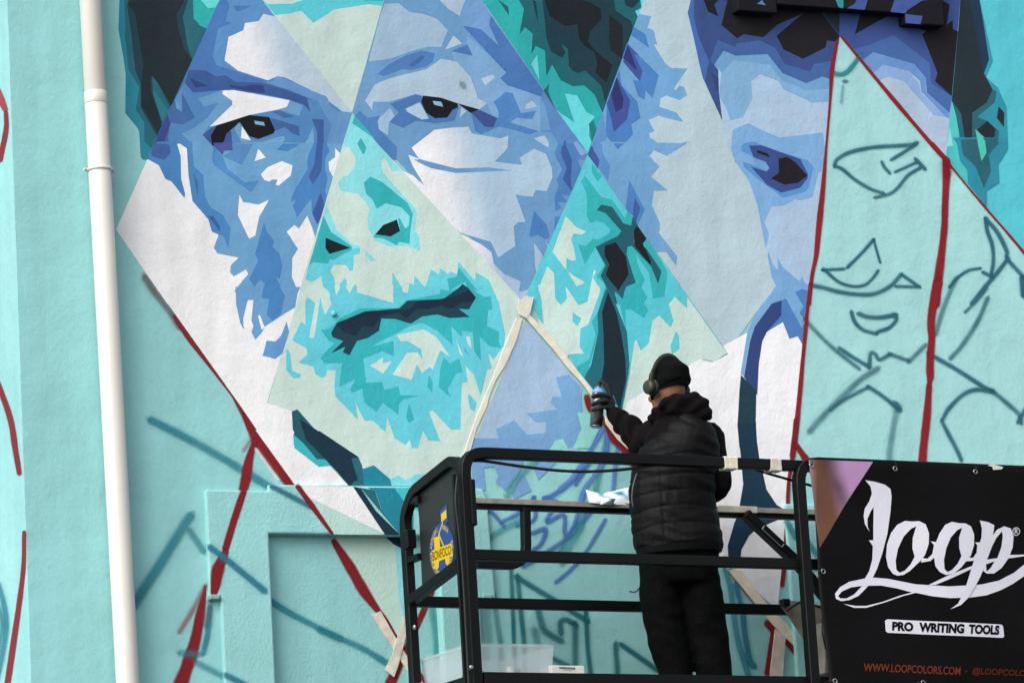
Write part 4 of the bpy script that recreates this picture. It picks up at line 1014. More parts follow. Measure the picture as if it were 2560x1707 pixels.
for u in (.6, 2.8):
    for v in (-.26, .66):
        bm = bmesh.new(); cyl(bm, PL(u, v, .3), PL(u, v+.1, .3), .3, 24); obj('wheel', bm, M['rubber'], lift, True)
# front guard rail: post with rounded corner into the top rail
u0 = (fr(1167, 1300)-PO).dot(PU); u1 = (fr(2003, 1400)-PO).dot(PU)
bar('front_rail', [PL(u0, 0, DECK), PL(u0, 0, ZF), PL(u1+.12, 0, ZF)], .05, .05, .10, up=PV)
bar('mid_rail', [PL(u0+.02, 0, ZM), PL(LEN, 0, ZM)], .042, .05)
bar('front_rail', [PL(u1, -.028, DECK), PL(u1, -.028, ZF+.012), PL(LEN, -.028, ZF+.012)], .052, .05, .11, up=PV)
bar('post', [PL(LEN-.03, 0, DECK), PL(LEN-.03, 0, ZF)], .045, up=PV)
bar('hinge_post', [PL(u0-.045, .02, DECK), PL(u0-.045, .02, ZF-.10)], .016, up=PV)
bm = bmesh.new(); p = fr(1177, 1225, -.01); beam(bm, p+Vector((0, 0, .05)), p-Vector((0, 0, .17)), .03, .05, PV); obj('hinge_plate', bm, BS, lift, bevel=.008)
# back guard rail with its worn grey top and hanging hoop
bar('back_rail', [PL(.06, WID, ZB), PL(LEN, WID, ZB)], .04, .028)
bm = bmesh.new(); beam(bm, PL(0.07, WID-.012, ZB+.022), PL(LEN, WID-.012, ZB+.022), .052, .026); obj('rail_cap', bm, M['grey_rail'], lift, bevel=.002)
bar('back_mid_rail', [PL(.06, WID, ZBM), PL(LEN, WID, ZBM)], .042, .05)
for u in (LEN,): bar('post', [PL(u, WID, DECK), PL(u, WID, ZB)], .045, up=PV)
h1 = fr(1313, 1270, WID-.005); h2 = fr(1316, 1414, WID-.005); h3 = fr(1190, 1410, WID-.005)
bar('hoop', [Vector((h1.x, h1.y, ZB)), h2, h3], .04, .045, .10, up=PV)
b1, b2, b3 = fr(1862, 1284, WID-.05), fr(1994, 1408, WID-.05), fr(2070, 1500, WID-.05)
bar('brace', [b1, b2, b3], .045, .06, up=PV)
d = (b2-b1).normalized(); q1 = b1+d*.11-PV*.03; q2 = b1+d*.25-PV*.03; bm = bmesh.new(); n_ = d.cross(PV)
sweep(bm, rounded([q1+n_*.012, q1-n_*.012, q2-n_*.012, q2+n_*.012], .008), .004, seg=6); obj('bracket_handle', bm, M['zinc'], lift, True)
# left end gate
gt = [en(1150, 1690), en(1139, 1200), en(1128, 1149), en(1032, 1228), en(1012, 1290), en(1014, 1400), en(1036, 1700)]
GP = [gt[2], gt[3], gt[4], gt[5], gt[6]]
bar('gate_frame', rounded([en(1176, 1700), en(1156, 1166), en(1134, 1150), en(1034, 1230), en(1013, 1292), en(1038, 1707)], .05), .05, .045, up=PU)
bar('gate_rail', [en(1150, 1409), en(1030, 1500)], .045, .045, up=PU)
panel_px = [(1146, 1166), (1128, 1166), (1042, 1236), (1048, 1300), (1056, 1486), (1158, 1412)]
bm = bmesh.new(); a = [bm.verts.new(en(x, y, .004)) for x, y in panel_px]; b_ = [bm.verts.new(en(x, y, .010)) for x, y in panel_px]
bm.faces.new(a); bm.faces.new(b_[::-1])
for i in range(len(a)): j = (i+1) % len(a); bm.faces.new((a[i], b_[i], b_[j], a[j]))
obj('gate_panel', bm, mat('black_gate_sheet', '17191a', .5, vary=.2, vscale=12, scratch=('8a8a84', .72, 30)), lift)
for y in (1258, 1402): bar('gate_lug', [en(1020, y), en(1052, y-12)], .03, .035, up=PU)
c = en(1022, 1335, -.03); bm = bmesh.new(); beam(bm, c+Vector((0, 0, .02)), c-Vector((0, 0, .07)), .05, .06, PV); obj('gate_latch', bm, BS, lift, bevel=.006)
c = en(1038, 1567, -.028); bm = bmesh.new(); lathe(bm, c, -PU, [(.012, 0), (.012, .008), (.005, .011)], 12); obj('bolt', bm, M['zinc'], lift, True)
c = fr(1176, 1668, -.03); bm = bmesh.new(); lathe(bm, c, -PV, [(.012, 0), (.012, .012), (.006, .016)], 12); obj('bolt', bm, M['zinc'], lift, True)
# grey sheet bracket and control box behind the right post
gp = [(1950, 1510), (1960, 1497), (2052, 1512), (2062, 1530), (2030, 1640), (2012, 1600), (1975, 1545)]
bm = bmesh.new(); a = [bm.verts.new(fr(x, y, .30)) for x, y in gp]; b_ = [bm.verts.new(fr(x, y, .30)+PV*.006) for x, y in gp]; bm.faces.new(a); bm.faces.new(b_[::-1])
for i in range(len(a)): j = (i+1) % len(a); bm.faces.new((a[i], b_[i], b_[j], a[j]))
obj('sheet_bracket', bm, M['grey_steel'], lift)
c = fr(1962, 1506, .27); bm = bmesh.new(); beam(bm, c-PU*.02, c+PU*.02, .04, .035); obj('bracket_foot', bm, BS, lift, bevel=.004)
c0, c1 = fr(2075, 1560, .22), fr(2075, 1690, .22); bm = bmesh.new(); beam(bm, c0-PU*.02, c1-PU*.02, .12, .10, PU); obj('control_box', bm, M['grey_steel'], lift, bevel=.008)
c0, c1 = fr(2060, 1545, .15), fr(2068, 1620, .15); bm = bmesh.new(); sweep(bm, [c0, (c0+c1)/2-PU*.01, c1], .012, seg=8); obj('cable_gland', bm, M['rubber'], lift, True)

# cables
def cable(label, pts, r=.006):
    bm = bmesh.new(); sweep(bm, spline(pts, 10), r, seg=8); tag(obj('cable', bm, M['rubber'], None, True), label, 'cable', 'black cables on the work platform')
cable('black cable sagging under the top rail left of the painter', [fr(1165, 1152, .03), fr(1210, 1152, .02), fr(1300, 1165, .0), fr(1400, 1176, -.02), fr(1480, 1178, -.02), fr(1570, 1172, .0), fr(1650, 1160, .01)], .0075)
cable('black cable running down from the taped rail to the banner', [fr(1870, 1165, .03), fr(1900, 1177, .04), fr(1975, 1199, .05), fr(2030, 1214, .05), fr(2100, 1235, .05)], .007)
cable('thin black cord hanging from the gate hinge to the deck', [fr(1143, 1190, -.035), fr(1139, 1250, -.04), fr(1147, 1330, -.04), fr(1158, 1450, -.04), fr(1166, 1600, -.04), fr(1172, 1720, -.04)], .005)
cable('short black wire tied across the grey bracket', [fr(1966, 1526, .24), fr(1985, 1513, .24), fr(2003, 1504, .24), fr(2020, 1508, .24), fr(2064, 1521, .24)], .006)

# masking tape wrapped round the rails
for x0, x1, v, z, h, lab, mm in ((1804, 1836, 0, ZF, .054, 'cream masking tape band wound on the top rail beside the painter', 'tape'), (1919, 1945, 0, ZF, .056, 'grubby masking tape band wound on the top rail nearest the banner', 'tape_grey')):
    a, b = fr(x0, 1150), fr(x1, 1155); ua, ub = (a-PO).dot(PU), (b-PO).dot(PU); bm = bmesh.new()
    pts = [PL(ua+(ub-ua)*k/6, 0, z-.003+random.uniform(-.001, .001)) for k in range(7)]; sweep(bm, pts, h/2+.002, (h+.006)/2, square=True, radii=[1+random.uniform(0, .05) for _ in pts])
    tag(obj('rail_tape', bm, M[mm], None, False), lab, 'tape', 'tape bands on the platform rails')
a, b = fr(1786, 1276, WID), fr(1884, 1284, WID); ua, ub = (a-PO).dot(PU), (b-PO).dot(PU); bm = bmesh.new()
beam(bm, PL(ua, WID-.012, ZB+.023), PL(ub, WID-.012, ZB+.023), .056, .034); tag(obj('rail_tape', bm, M['tape_grey'], None, bevel=.003), 'long pale tape lying along the back rail beside the painter', 'tape', 'tape bands on the platform rails')

# ------------------------------------------------------------------ printed surfaces: text helpers
def text_geo(s, bold=0.0, space=1.0):
    cu = bpy.data.curves.new('t', 'FONT'); cu.body = s; cu.size = 1.0; cu.offset = bold; cu.space_character = space; cu.resolution_u = 4
    o = bpy.data.objects.new('t', cu); COL.objects.link(o); bpy.context.view_layer.update()
    me = bpy.data.meshes.new_from_object(o.evaluated_get(bpy.context.evaluated_depsgraph_get()))
    bpy.data.objects.remove(o); bpy.data.curves.remove(cu)
    vs_ = [(v.co.x, v.co.y) for v in me.vertices]; fs = [tuple(p.vertices) for p in me.polygons]; bpy.data.meshes.remove(me)
    x0, x1 = min(v[0] for v in vs_), max(v[0] for v in vs_); y0, y1 = min(v[1] for v in vs_), max(v[1] for v in vs_)
    return [((x-x0)/(x1-x0), (y-y0)/(y1-y0)) for x, y in vs_], fs, (x1-x0)/(y1-y0)
def flat_mesh(name, verts, faces, colr, m, parent):
    me = bpy.data.meshes.new(name); me.from_pydata([tuple(v) for v in verts], [], faces); me.update()
    o = obj(name, me, m, parent); set_col(o.data, (colr if callable(colr) else (lambda c: colr))); return o

# ------------------------------------------------------------------ banner
BV = -.066
ban = thing('vinyl_banner', 'black vinyl banner with white script lettering tied to the platform rail', 'banner', tuple(fr(2400, 1700, BV)), None)
def bwave(x, y):
    s = (x-2020)/600; t = (y-1140)/600
    return .012*sin(5.5*s+2.2*t+.4)*(.35+t) + .007*sin(11*s-5*t) + .035*max(0, .14-s)*3*(.4+t) + .006*mnoise.noise(Vector((s*5, t*5, .3)))
def bp(x, y, lift_=0.0): return fr(x, y, BV) + PV*(bwave(x, y)-lift_)
NX, NY = 60, 48
def bedge(i, j):
    s, t = i/NX, j/NY; xl = 2020 + 58*t**.8 + 3*sin(9*t); xr = 2700+60*t; yt = 1147+31*s + 1.2*sin(14*s); yb = 1765+30*s
    return xl+(xr-xl)*s, yt+(yb-yt)*t
V = [bp(*bedge(i, j)) for j in range(NY+1) for i in range(NX+1)]
Fc = [(j*(NX+1)+i, j*(NX+1)+i+1, (j+1)*(NX+1)+i+1, (j+1)*(NX+1)+i) for j in range(NY) for i in range(NX)]
sheet = flat_mesh('banner_sheet', V, Fc, lin('060405'), M['print'], ban)
for p in sheet.data.polygons: p.use_smooth = True
so = sheet.modifiers.new('thick', 'SOLIDIFY'); so.thickness = .0012; so.offset = 1.0
def bpoly(name, pts, colr, lf, parent, sub=3):
    bm = bmesh.new(); f = bm.faces.new([bm.verts.new((2000+x/2.671, 1120+y/2.671, 0)) for x, y in pts]); bm.normal_update()
    bmesh.ops.triangulate(bm, faces=bm.faces)
    if sub: slice_up(bm, 9.0)
    px = [(v.co.x, v.co.y) for v in bm.verts]
    for v in bm.verts: v.co = bp(v.co.x, v.co.y, lf)
    me = bpy.data.meshes.new(name); bm.to_mesh(me); bm.free(); o = obj(name, me, M['print'], parent)
    a = me.color_attributes.new('Col', 'FLOAT_COLOR', 'POINT')
    for i, p in enumerate(px): a.data[i].color = (*(colr(*p) if callable(colr) else colr), 1)
    for p in me.polygons: p.use_smooth = True
    return o
def corner_photo(x, y):
    x, y = (x-2000)*2.671, (y-1120)*2.671
    k = max(0, min(1, (x-175-.22*(y-150))/140)); c = [a+(b-a)*k for a, b in zip(lin('6b4a3a'), lin('b08ab4'))]
    d = max(0, 1-abs(x-200)/75)*max(0, 1-y/190); c = [a*(1-d*.75) for a in c]; s_ = max(0, 1-abs(x-215-.42*(y-150))/70)*max(0, 1-abs(y-260)/260); c = [a*(1-s_*.6) for a in c]
    e = max(0, min(1, (110+y*.03-x)/60)); c = [a+(b-a)*e*.8 for a, b in zip(c, lin('c09ab0'))]
    return tuple(c)
bpoly('corner_picture', [(62,74),(180,76),(300,82),(488,90),(420,200),(300,390),(200,560),(136,664),(128,600),(112,480),(100,380),(86,280),(74,180)], corner_photo, .002, ban, 5)
SIL = lin('d9d9e3')
def logo(name, pieces, parent):
    for k, (kind, pts) in enumerate(pieces): bpoly('letter_stroke' if kind == 'w' else 'letter_counter', pts, SIL if kind == 'w' else lin('060405'), .0025+.0004*k, parent, 2)
L_ = [('w', [(440,212),(500,222),(570,243),(606,272),(614,320),(608,420),(588,570),(555,700),(520,800),(485,870),(450,925),(390,985),(330,1012),(275,1020),(243,1003),(236,970),(270,925),(330,890),(435,868),(465,820),(488,740),(492,650),(465,612),(495,612),(498,390),(478,420),(457,470),(458,520),(470,555),(440,505),(432,450),(440,400),(470,350),(485,300),(475,255)]),
 ('k', [(256,985),(270,1001),(310,1001),(360,975),(415,918),(340,928),(280,955)]),
 ('w', [(430,870),(500,862),(590,870),(700,893),(770,908),(850,915),(980,925),(1090,920),(1200,912),(1320,885),(1430,830),(1520,760),(1520,840),(1420,905),(1330,950),(1230,985),(1120,1000),(990,1003),(880,990),(770,965),(690,985),(560,1030),(440,1065),(360,1065),(290,1038),(370,1052),(440,1052),(550,1025),(660,985),(745,962),(650,935),(540,915),(460,917),(400,915)]),
 ('w', [(850,914),(980,850),(1145,785),(1140,805),(1000,870),(895,914)]),
 ('w', [(700,485),(745,490),(790,488),(830,510),(850,570),(848,640),(825,715),(800,750),(780,770),(730,820),(690,845),(650,850),(620,835),(590,790),(578,720),(585,640),(610,565),(650,510)]),
 ('k', [(770,522),(735,540),(690,590),(655,670),(640,750),(645,810),(665,830),(700,815),(735,775),(760,725),(745,670),(747,600)]),
 ('w', [(805,735),(840,740),(870,710),(880,650),(860,625),(895,630),(910,640),(895,720),(860,755),(800,765)]),
 ('w', [(1000,495),(1050,505),(1090,505),(1130,525),(1150,580),(1148,650),(1125,720),(1100,750),(1060,800),(1010,840),(960,850),(920,830),(890,790),(880,720),(890,640),(915,575),(955,515)]),
 ('k', [(1068,535),(1035,550),(990,600),(960,670),(945,750),(950,810),(970,830),(1000,815),(1035,775),(1060,725),(1045,670),(1045,600)]),
 ('w', [(1100,735),(1140,735),(1165,700),(1170,650),(1155,632),(1195,632),(1200,700),(1150,755),(1090,760)]),
 ('w', [(1192,485),(1250,495),(1293,515),(1285,570),(1270,625),(1295,635),(1265,660),(1235,750),(1215,800),(1190,860),(1160,915),(1110,1000),(1060,1050),(990,1078),(1040,1040),(1070,980),(1095,915),(1130,800),(1165,700),(1200,600),(1205,540)]),
 ('w', [(1270,600),(1310,545),(1360,522),(1405,535),(1425,590),(1420,660),(1400,712),(1520,708),(1520,716),(1390,735),(1340,800),(1285,838),(1235,840),(1208,822),(1220,780),(1240,740)]),
 ('k', [(1345,555),(1305,600),(1275,655),(1238,745),(1310,735),(1340,660),(1350,590)]),
 ('k', [(1228,778),(1290,757),(1262,800),(1232,826)])]
logo('script_lettering', L_, ban)
ringp = lambda r: [(1445+r*cos(2*pi*k/20), 555+r*1.08*sin(2*pi*k/20)) for k in range(20)]
bpoly('registered_ring', ringp(26), SIL, .0026, ban, 0); bpoly('registered_ring', ringp(21), lin('060405'), .0032, ban, 0)
plate = bpoly('slogan_plate', [(577,1142),(1338,1178),(1350,1190),(1358,1258),(1346,1266),(577,1233),(563,1222),(561,1153)], SIL, .0026, ban, 4)
def btext(s, p0, p1, cap, colr, lf, parent, bold=.0, space=1.0, name='lettering'):
    vv, ff, _ = text_geo(s, bold, space); out = []
    for x, y in vv:
        X = p0[0]+(p1[0]-p0[0])*x; Y = p0[1]+(p1[1]-p0[1])*x - cap*y; X -= -.06*cap*y
        out.append(bp(2000+X/2.671, 1120+Y/2.671, lf))
    return flat_mesh(name, out, ff, colr, M['print'], parent)
btext('PRO', (605,1219), (748,1225), 62, lin('060405'), .0036, plate, .055)
btext('WRITING', (787,1227), (1085,1239), 64, lin('060405'), .0036, plate, .055)
btext('TOOLS', (1115,1240), (1322,1248), 64, lin('060405'), .0036, plate, .055)
btext('WWW.LOOPCOLORS.COM', (412,1492), (1065,1515), 54, lin('6e2f1b'), .0026, ban, .02)
btext('-', (1097,1492), (1110,1492), 6, lin('6e2f1b'), .0026, ban)
btext('@LOOPCOLORS', (1145,1518), (1570,1533), 54, lin('5c2314'), .0026, ban, .02)
btext('R', (1434,570), (1457,570), 31, SIL, .0038, ban, .01)
for x, y in ((80,112), (632,137), (1170,157), (160,820), (237,1552), (810,1568)):
    px, py = 2000+x/2.671, 1120+y/2.671; c = bp(px, py, .0035); bm = bmesh.new()
    sweep(bm, [c + PU*(.0105*cos(2*pi*k/20)) + Vector((0, 0, .0105*sin(2*pi*k/20))) for k in range(21)], .003, seg=8, up=PV); obj('grommet', bm, M['zinc'], ban, True)
    bm = bmesh.new(); e = PL(0, 0, 0); tgt = Vector((c.x, c.y, ZF+.03)) if y < 200 else c-PU*.05
    sweep(bm, spline([c+PV*.001, (c+tgt)/2-PV*.012, tgt+PV*.03], 6), .0018, seg=6); obj('cable_tie', bm, M['rubber'], ban, True)
bm = bmesh.new(); pts = [(1250,118),(1275,104),(1310,115),(1352,128),(1340,143),(1285,146),(1280,125)]
ft = bpoly('torn_tape', pts, lin('cfcabb'), .006, ban, 2)

# ------------------------------------------------------------------ round sticker on the gate panel
c0 = en(980+481/3.92, 1080+1155/3.92, .0); R_ = .128
def sp(x, y, lf=.0): return c0 + PV*(-x*R_) + Vector((0, 0, y*R_)) - PU*(.0015+lf) + PU*.004
stk = thing('round_sticker', 'round blue sticker with a yellow crane truck on the black gate panel', 'sticker', tuple(c0))
def spoly(name, pts, colr, lf, parent=stk):
    return flat_mesh(name, [sp(x, y, lf) for x, y in pts], [tuple(range(len(pts)))], lin(colr), M['ink'], parent)
spoly('disc', [(cos(2*pi*k/48), sin(2*pi*k/48)) for k in range(48)], '294680', 0)
spoly('top_tab', [(.05,.9),(.62,.95),(.62,1.62),(.05,1.45)], '294680', .0002)
YEL = 'c9aa10'
spoly('crane_basket', [(.12,1.02),(.55,1.12),(.55,1.42),(.12,1.32)], YEL, .0005)
spoly('crane_arm', [(.2,1.02),(.27,1.02),(-.1,.62),(.22,.14),(.16,.12),(-.2,.62)], YEL, .0005)
spoly('crane_truck', [(-.78,-.36),(-.78,.12),(-.55,.12),(-.55,.56),(-.1,.56),(-.1,.12),(.8,.12),(.8,-.36),(.62,-.36),(.58,-.56),(.42,-.64),(.28,-.56),(.24,-.36),(-.24,-.36),(-.3,-.58),(-.45,-.66),(-.6,-.58),(-.64,-.36)], YEL, .0005)
vv, ff, _ = text_geo('BONFOCO', .01); flat_mesh('lettering', [sp(-.74+1.48*x, -.28+.34*y, .0009) for x, y in vv], ff, lin('15171c'), M['ink'], stk)
def ringtext(s, a0, a1, r, h):
    n = len(s)
    for k, ch in enumerate(s):
        if ch == ' ': continue
        a = radians(a0+(a1-a0)*k/(n-1)); sgn = 1 if a1 < a0 else -1
        vv, ff, asp = text_geo(ch, .01); w = min(h*.8, h*asp*.8); ux, uy = (sin(a)*sgn, -cos(a)*sgn); nx, ny = (cos(a)*sgn, sin(a)*sgn)
        cx, cy = cos(a)*r, sin(a)*r
        flat_mesh('letter', [sp(cx+ux*(x-.5)*w+nx*(y-.5)*h, cy+uy*(x-.5)*w+ny*(y-.5)*h, .0007) for x, y in vv], ff, lin(YEL), M['ink'], stk)
ringtext('VIA ASCHIERI', 195, 108, .85, .17); ringtext('PAVIA', 74, 48, .85, .17)
ringtext('TEL. 0382-572865 FAX 0382-470845', 202, 372, .86, .15)

# ------------------------------------------------------------------ storage box, carton, paper sketch
bx = [fr(1172, 1613, .16), fr(1383, 1613, .16)]; ub0, ub1 = (bx[0]-PO).dot(PU), (bx[1]-PO).dot(PU); zr = (bx[0].z+bx[1].z)/2
box = thing('storage_box', 'translucent plastic storage box standing on the platform deck', 'storage box', tuple(PL((ub0+ub1)/2, .4, DECK)))
VB0, VB1 = .16, .66; ud = -.03
def wallq(name, q, th=.0025):
    bm = bmesh.new(); vs4 = [bm.verts.new(p) for p in q]; f = bm.faces.new(vs4); o = obj(name, bm, M['milky'], box); s = o.modifiers.new('t', 'SOLIDIFY'); s.thickness = th; return o
tl_, tr_, bl_, br_ = PL(ub0, VB0, zr), PL(ub1, VB0, zr), PL(ub0+.03, VB0+.03, DECK+.004), PL(ub1-.03, VB0+.03, DECK+.004)
tl2, tr2, bl2, br2 = PL(ub0, VB1, zr), PL(ub1, VB1, zr), PL(ub0+.03, VB1-.03, DECK+.004), PL(ub1-.03, VB1-.03, DECK+.004)
wallq('box_side', [tl_, tr_, br_, bl_]); wallq('box_side', [tr2, tl2, bl2, br2]); wallq('box_side', [tl2, tl_, bl_, bl2]); wallq('box_side', [tr_, tr2, br2, br_]); wallq('box_base', [bl_, br_, br2, bl2])
bm = bmesh.new(); sweep(bm, rounded([tl_+(tr_-tl_)*.5, tr_, tr2, tl2, tl_, tl_+(tr_-tl_)*.5], .02), .009, .009, seg=8); obj('box_rim', bm, M['milky'], box, True)
for k in range(5):
    u = ub0+.05+k*.075; v = VB0+.12+.07*(k % 3); bm = bmesh.new(); lathe(bm, PL(u, v, DECK+.008), (0, 0, 1), [(.032, 0), (.033, .004), (.033, .17), (.026, .19), (.016, .195), (.016, .215)], 20)
    tag(obj('spray_can', bm, M['carton'] if k % 2 else M['can'], None, True), ['tin spray can inside the storage box nearest the gate', 'white spray can standing second inside the storage box', 'tin spray can in the middle of the storage box', 'white spray can standing fourth inside the storage box', 'tin spray can inside the storage box nearest the carton'][k], 'spray can', 'spray cans in the storage box')
a, b = fr(1378, 1660, .14), fr(1461, 1665, .14); ua, ub = (a-PO).dot(PU), (b-PO).dot(PU); zt = (a.z+b.z)/2
ct = thing('carton', 'small white carton with a black printed label beside the storage box', 'carton', tuple(PL((ua+ub)/2, .2, DECK)))
bm = bmesh.new(); add_hex(bm, [PL(ua, .14, DECK+.002), PL(ub, .14, DECK+.002), PL(ub, .26, DECK+.002), PL(ua, .26, DECK+.002), PL(ua, .14, zt), PL(ub, .14, zt), PL(ub, .26, zt), PL(ua, .26, zt)])
obj('carton_body', bm, M['carton'], ct, bevel=.004)
def cq(x, y): return fr(1200+x/3.92, 1307+y/3.92, .138)
lb = flat_mesh('label', [cq(778, 1405), cq(932, 1415), cq(932, 1432), cq(778, 1422)], [(0, 1, 2, 3)], lin('1c1c1e'), M['ink'], ct)
vv, ff, _ = text_geo('PRO WRITING TOOLS', .01); flat_mesh('lettering', [cq(785+140*x, 1420+9*x-11*y)-PV*.0006 for x, y in vv], ff, lin('d0d0cc'), M['ink'], lb)
vv, ff, _ = text_geo('MADE IN ITALY'); flat_mesh('lettering', [cq(815+85*x, 1443+5*x-9*y)-PV*.0006 for x, y in vv], ff, lin('1c1c1e'), M['ink'], ct)
# curled printed sketch lying on the back rail
pp = thing('paper_sketch', 'curled colour printed sketch lying on the back rail beside the painter', 'paper', tuple(fr(1530, 1258, WID-.05)))
def psheet(name, fn, n=14, mcol=None):
    V = []; F_ = []
    for j in range(n+1):
        for i in range(n+1): V.append(fn(i/n, j/n))
    for j in range(n):
        for i in range(n): F_.append((j*(n+1)+i, j*(n+1)+i+1, (j+1)*(n+1)+i+1, (j+1)*(n+1)+i))
    def colr(c):
        k = mnoise.noise(Vector((c.x*22, c.z*30, 3.0))); return lin('e8ecf0') if k < .12 else (lin('7cc4d8') if k < .3 else (lin('5a86c0') if k < .42 else lin('6a5560')))
    o = flat_mesh(name, V, F_, colr, M['paper'], pp)
    for p in o.data.polygons: p.use_smooth = True
    return o
zr0 = ZB+.037
def px_sheet(corners, v0, lean, bulge):
    (a, b_, c, d) = corners                       # bottom left, bottom right, top right, top left in photo pixels
    def fn(s, t):
        x = (a[0]*(1-s)+b_[0]*s)*(1-t) + (d[0]*(1-s)+c[0]*s)*t; y = (a[1]*(1-s)+b_[1]*s)*(1-t) + (d[1]*(1-s)+c[1]*s)*t
        return fr(x, y, v0 + lean*t + bulge*sin(pi*s)*sin(pi*(.15+.7*t)))
    return fn
psheet('sheet', px_sheet([(1478, 1259), (1590, 1263), (1590, 1213), (1512, 1232)], WID-.03, .06, -.03), 16)
psheet('curled_sheet', px_sheet([(1472, 1256), (1540, 1261), (1530, 1241), (1464, 1223)], WID-.045, .03, -.025), 14)
psheet('curled_sheet', px_sheet([(1500, 1260), (1530, 1262), (1540, 1246), (1508, 1243)], WID-.06, -.01, -.03), 10)
# ------------------------------------------------------------------ the painter
MP = wp(1690, 1300, -.64); HB = Vector((sin(YAW), cos(YAW), 0)); HA = R0.copy(); HZ = Vector((0, 0, 1))
def H(x, y, b=0.0): return on_plane(x, y, HB, MP + HB*b)
S_ = FPX/((MP-CAM).dot(FW))                      # photo pixels per metre at the painter
def fuse(bm, voxel, smooth=6, fn=None, post_smooth=0):
    """union of overlapping closed shapes into one continuous skin"""
    bmesh.ops.recalc_face_normals(bm, faces=bm.faces)
    me = bpy.data.meshes.new('tmp'); bm.to_mesh(me); bm.free()
    o = bpy.data.objects.new('tmp', me); COL.objects.link(o)
    r = o.modifiers.new('r', 'REMESH'); r.mode = 'VOXEL'; r.voxel_size = voxel
    s = o.modifiers.new('s', 'SMOOTH'); s.factor = .5; s.iterations = smooth
    bpy.context.view_layer.update()
    res = bpy.data.meshes.new_from_object(o.evaluated_get(bpy.context.evaluated_depsgraph_get()))
    bpy.data.objects.remove(o); bpy.data.meshes.remove(me)
    if fn:
        nr = [v.normal.copy() for v in res.vertices]
        for v, n in zip(res.vertices, nr): v.co = v.co + n*fn(v.co, n)
        res.update()
    return res
def loft(bm, rings, seg=20):
    """rings: (centre, half width along HA, half depth along HB, tilt)"""
    rows = []
    for c, w, d in rings:
        rows.append([bm.verts.new(c + HA*(w*cos(2*pi*k/seg)) + HB*(d*sin(2*pi*k/seg))) for k in range(seg)])
    for A, B in zip(rows, rows[1:]):
        for k in range(seg): bm.faces.new((A[k], A[(k+1) % seg], B[(k+1) % seg], B[k]))
    bm.faces.new(rows[0][::-1]); bm.faces.new(rows[-1])
def limb(bm, pts, seg=14, sub=4):
    """pts: (point, radius); tapering round limb"""
    P = spline([p for p, r in pts], sub); n = len(P); R = []
    for i in range(n):
        t = i/(n-1)*(len(pts)-1); k = min(int(t), len(pts)-2); R.append(pts[k][1]*(1-(t-k)) + pts[k+1][1]*(t-k))
    sweep(bm, P, 1.0, seg=seg, radii=R); ball(bm, P[0], R[0]*.98); ball(bm, P[-1], R[-1]*.98)
def nz(c, s, seed=0.0): return mnoise.noise(Vector((c.x*s+seed, c.y*s, c.z*s)))
TH = radians(42); HF = HB*cos(TH) - HA*sin(TH); HL = -HA*cos(TH) - HB*sin(TH)
hc = H(1669, 966, .0)
sh_l, el_l, wr_l = H(1686, 1062, .02), H(1612, 1108, .20), H(1535, 1034, .28)
sh_r, el_r, wr_r = H(1768, 1092, .06), H(1798, 1212, .05), H(1735, 1262, .24)
hipc = H(1697, 1395, .0); zf = DECK
fl, fr_ = H(1697, 1700, .02), H(1795, 1700, .06)
def down(p, z): return Vector((p.x, p.y, z))
ank_l, ank_r = down(H(1698, 1720, .03), zf+.09), down(H(1797, 1720, .07), zf+.09)
kn_l, kn_r = H(1657, 1545, .03), H(1764, 1545, .07)
# body: one continuous skin, mostly covered
bm = bmesh.new()
ball(bm, hc, .098, .076, .112, HF, HL, HZ, 3)
ball(bm, hc + HF*.034 - HZ*.085, .062, .055, .055, HF, HL, HZ, 3)
ball(bm, hc + HF*.075 - HZ*.115, .024, .028, .022, HF, HL, HZ)
ball(bm, hc + HF*.099 - HZ*.030, .016, .013, .024, HF, HL, HZ); ball(bm, hc + HF*.108 - HZ*.046, .014, .016, .011, HF, HL, HZ)
ball(bm, hc + HF*.092 - HZ*.078, .012, .024, .008, HF, HL, HZ); ball(bm, hc + HF*.090 - HZ*.090, .012, .021, .008, HF, HL, HZ)
for s in (1, -1):
    ball(bm, hc + HL*(s*.078) - HF*.005 - HZ*.03, .018, .010, .030, HF, HL, HZ); ball(bm, hc + HF*.078 + HL*(s*.036) - HZ*.05, .022, .022, .02, HF, HL, HZ)
neck0 = H(1695, 1075, .02)
limb(bm, [(hc - HZ*.09 - HF*.012, .056), (hc*.45 + neck0*.55, .055), (neck0, .07)])
loft(bm, [(H(1697, 1400), .14, .09), (H(1693, 1300), .13, .085), (H(1690, 1200), .14, .09), (H(1700, 1110), .15, .09), (H(1705, 1070), .10, .07)])
for a, b, c in ((sh_l, el_l, wr_l), (sh_r, el_r, wr_r)): limb(bm, [(a, .052), ((a+b)/2, .047), (b, .042), ((b+c)/2, .037), (c, .028)])
for hx, k, an in ((-.09, kn_l, ank_l), (.09, kn_r, ank_r)): limb(bm, [(hipc + HA*hx, .075), (hipc*.45 + HA*(hx*.45) + k*.55, .066), (k, .052), ((k+an)/2, .05), (an, .035)])
me = fuse(bm, .0075, 5)
body = obj('person', me, M['skin'], None, True)
tag(body, 'painter in black beanie, quilted vest and gloves spraying the mural from the platform', 'person')
def wear(name, me, m): o = obj(name, me, m, body, True); return o
for s in (1, -1):
    bm = bmesh.new(); ball(bm, hc + HF*.083 + HL*(s*.031) - HZ*.012, .012); wear('eye', (lambda b: (lambda q: (b.to_mesh(q), b.free(), q)[2])(bpy.data.meshes.new('eye')))(bm), M['eye'])
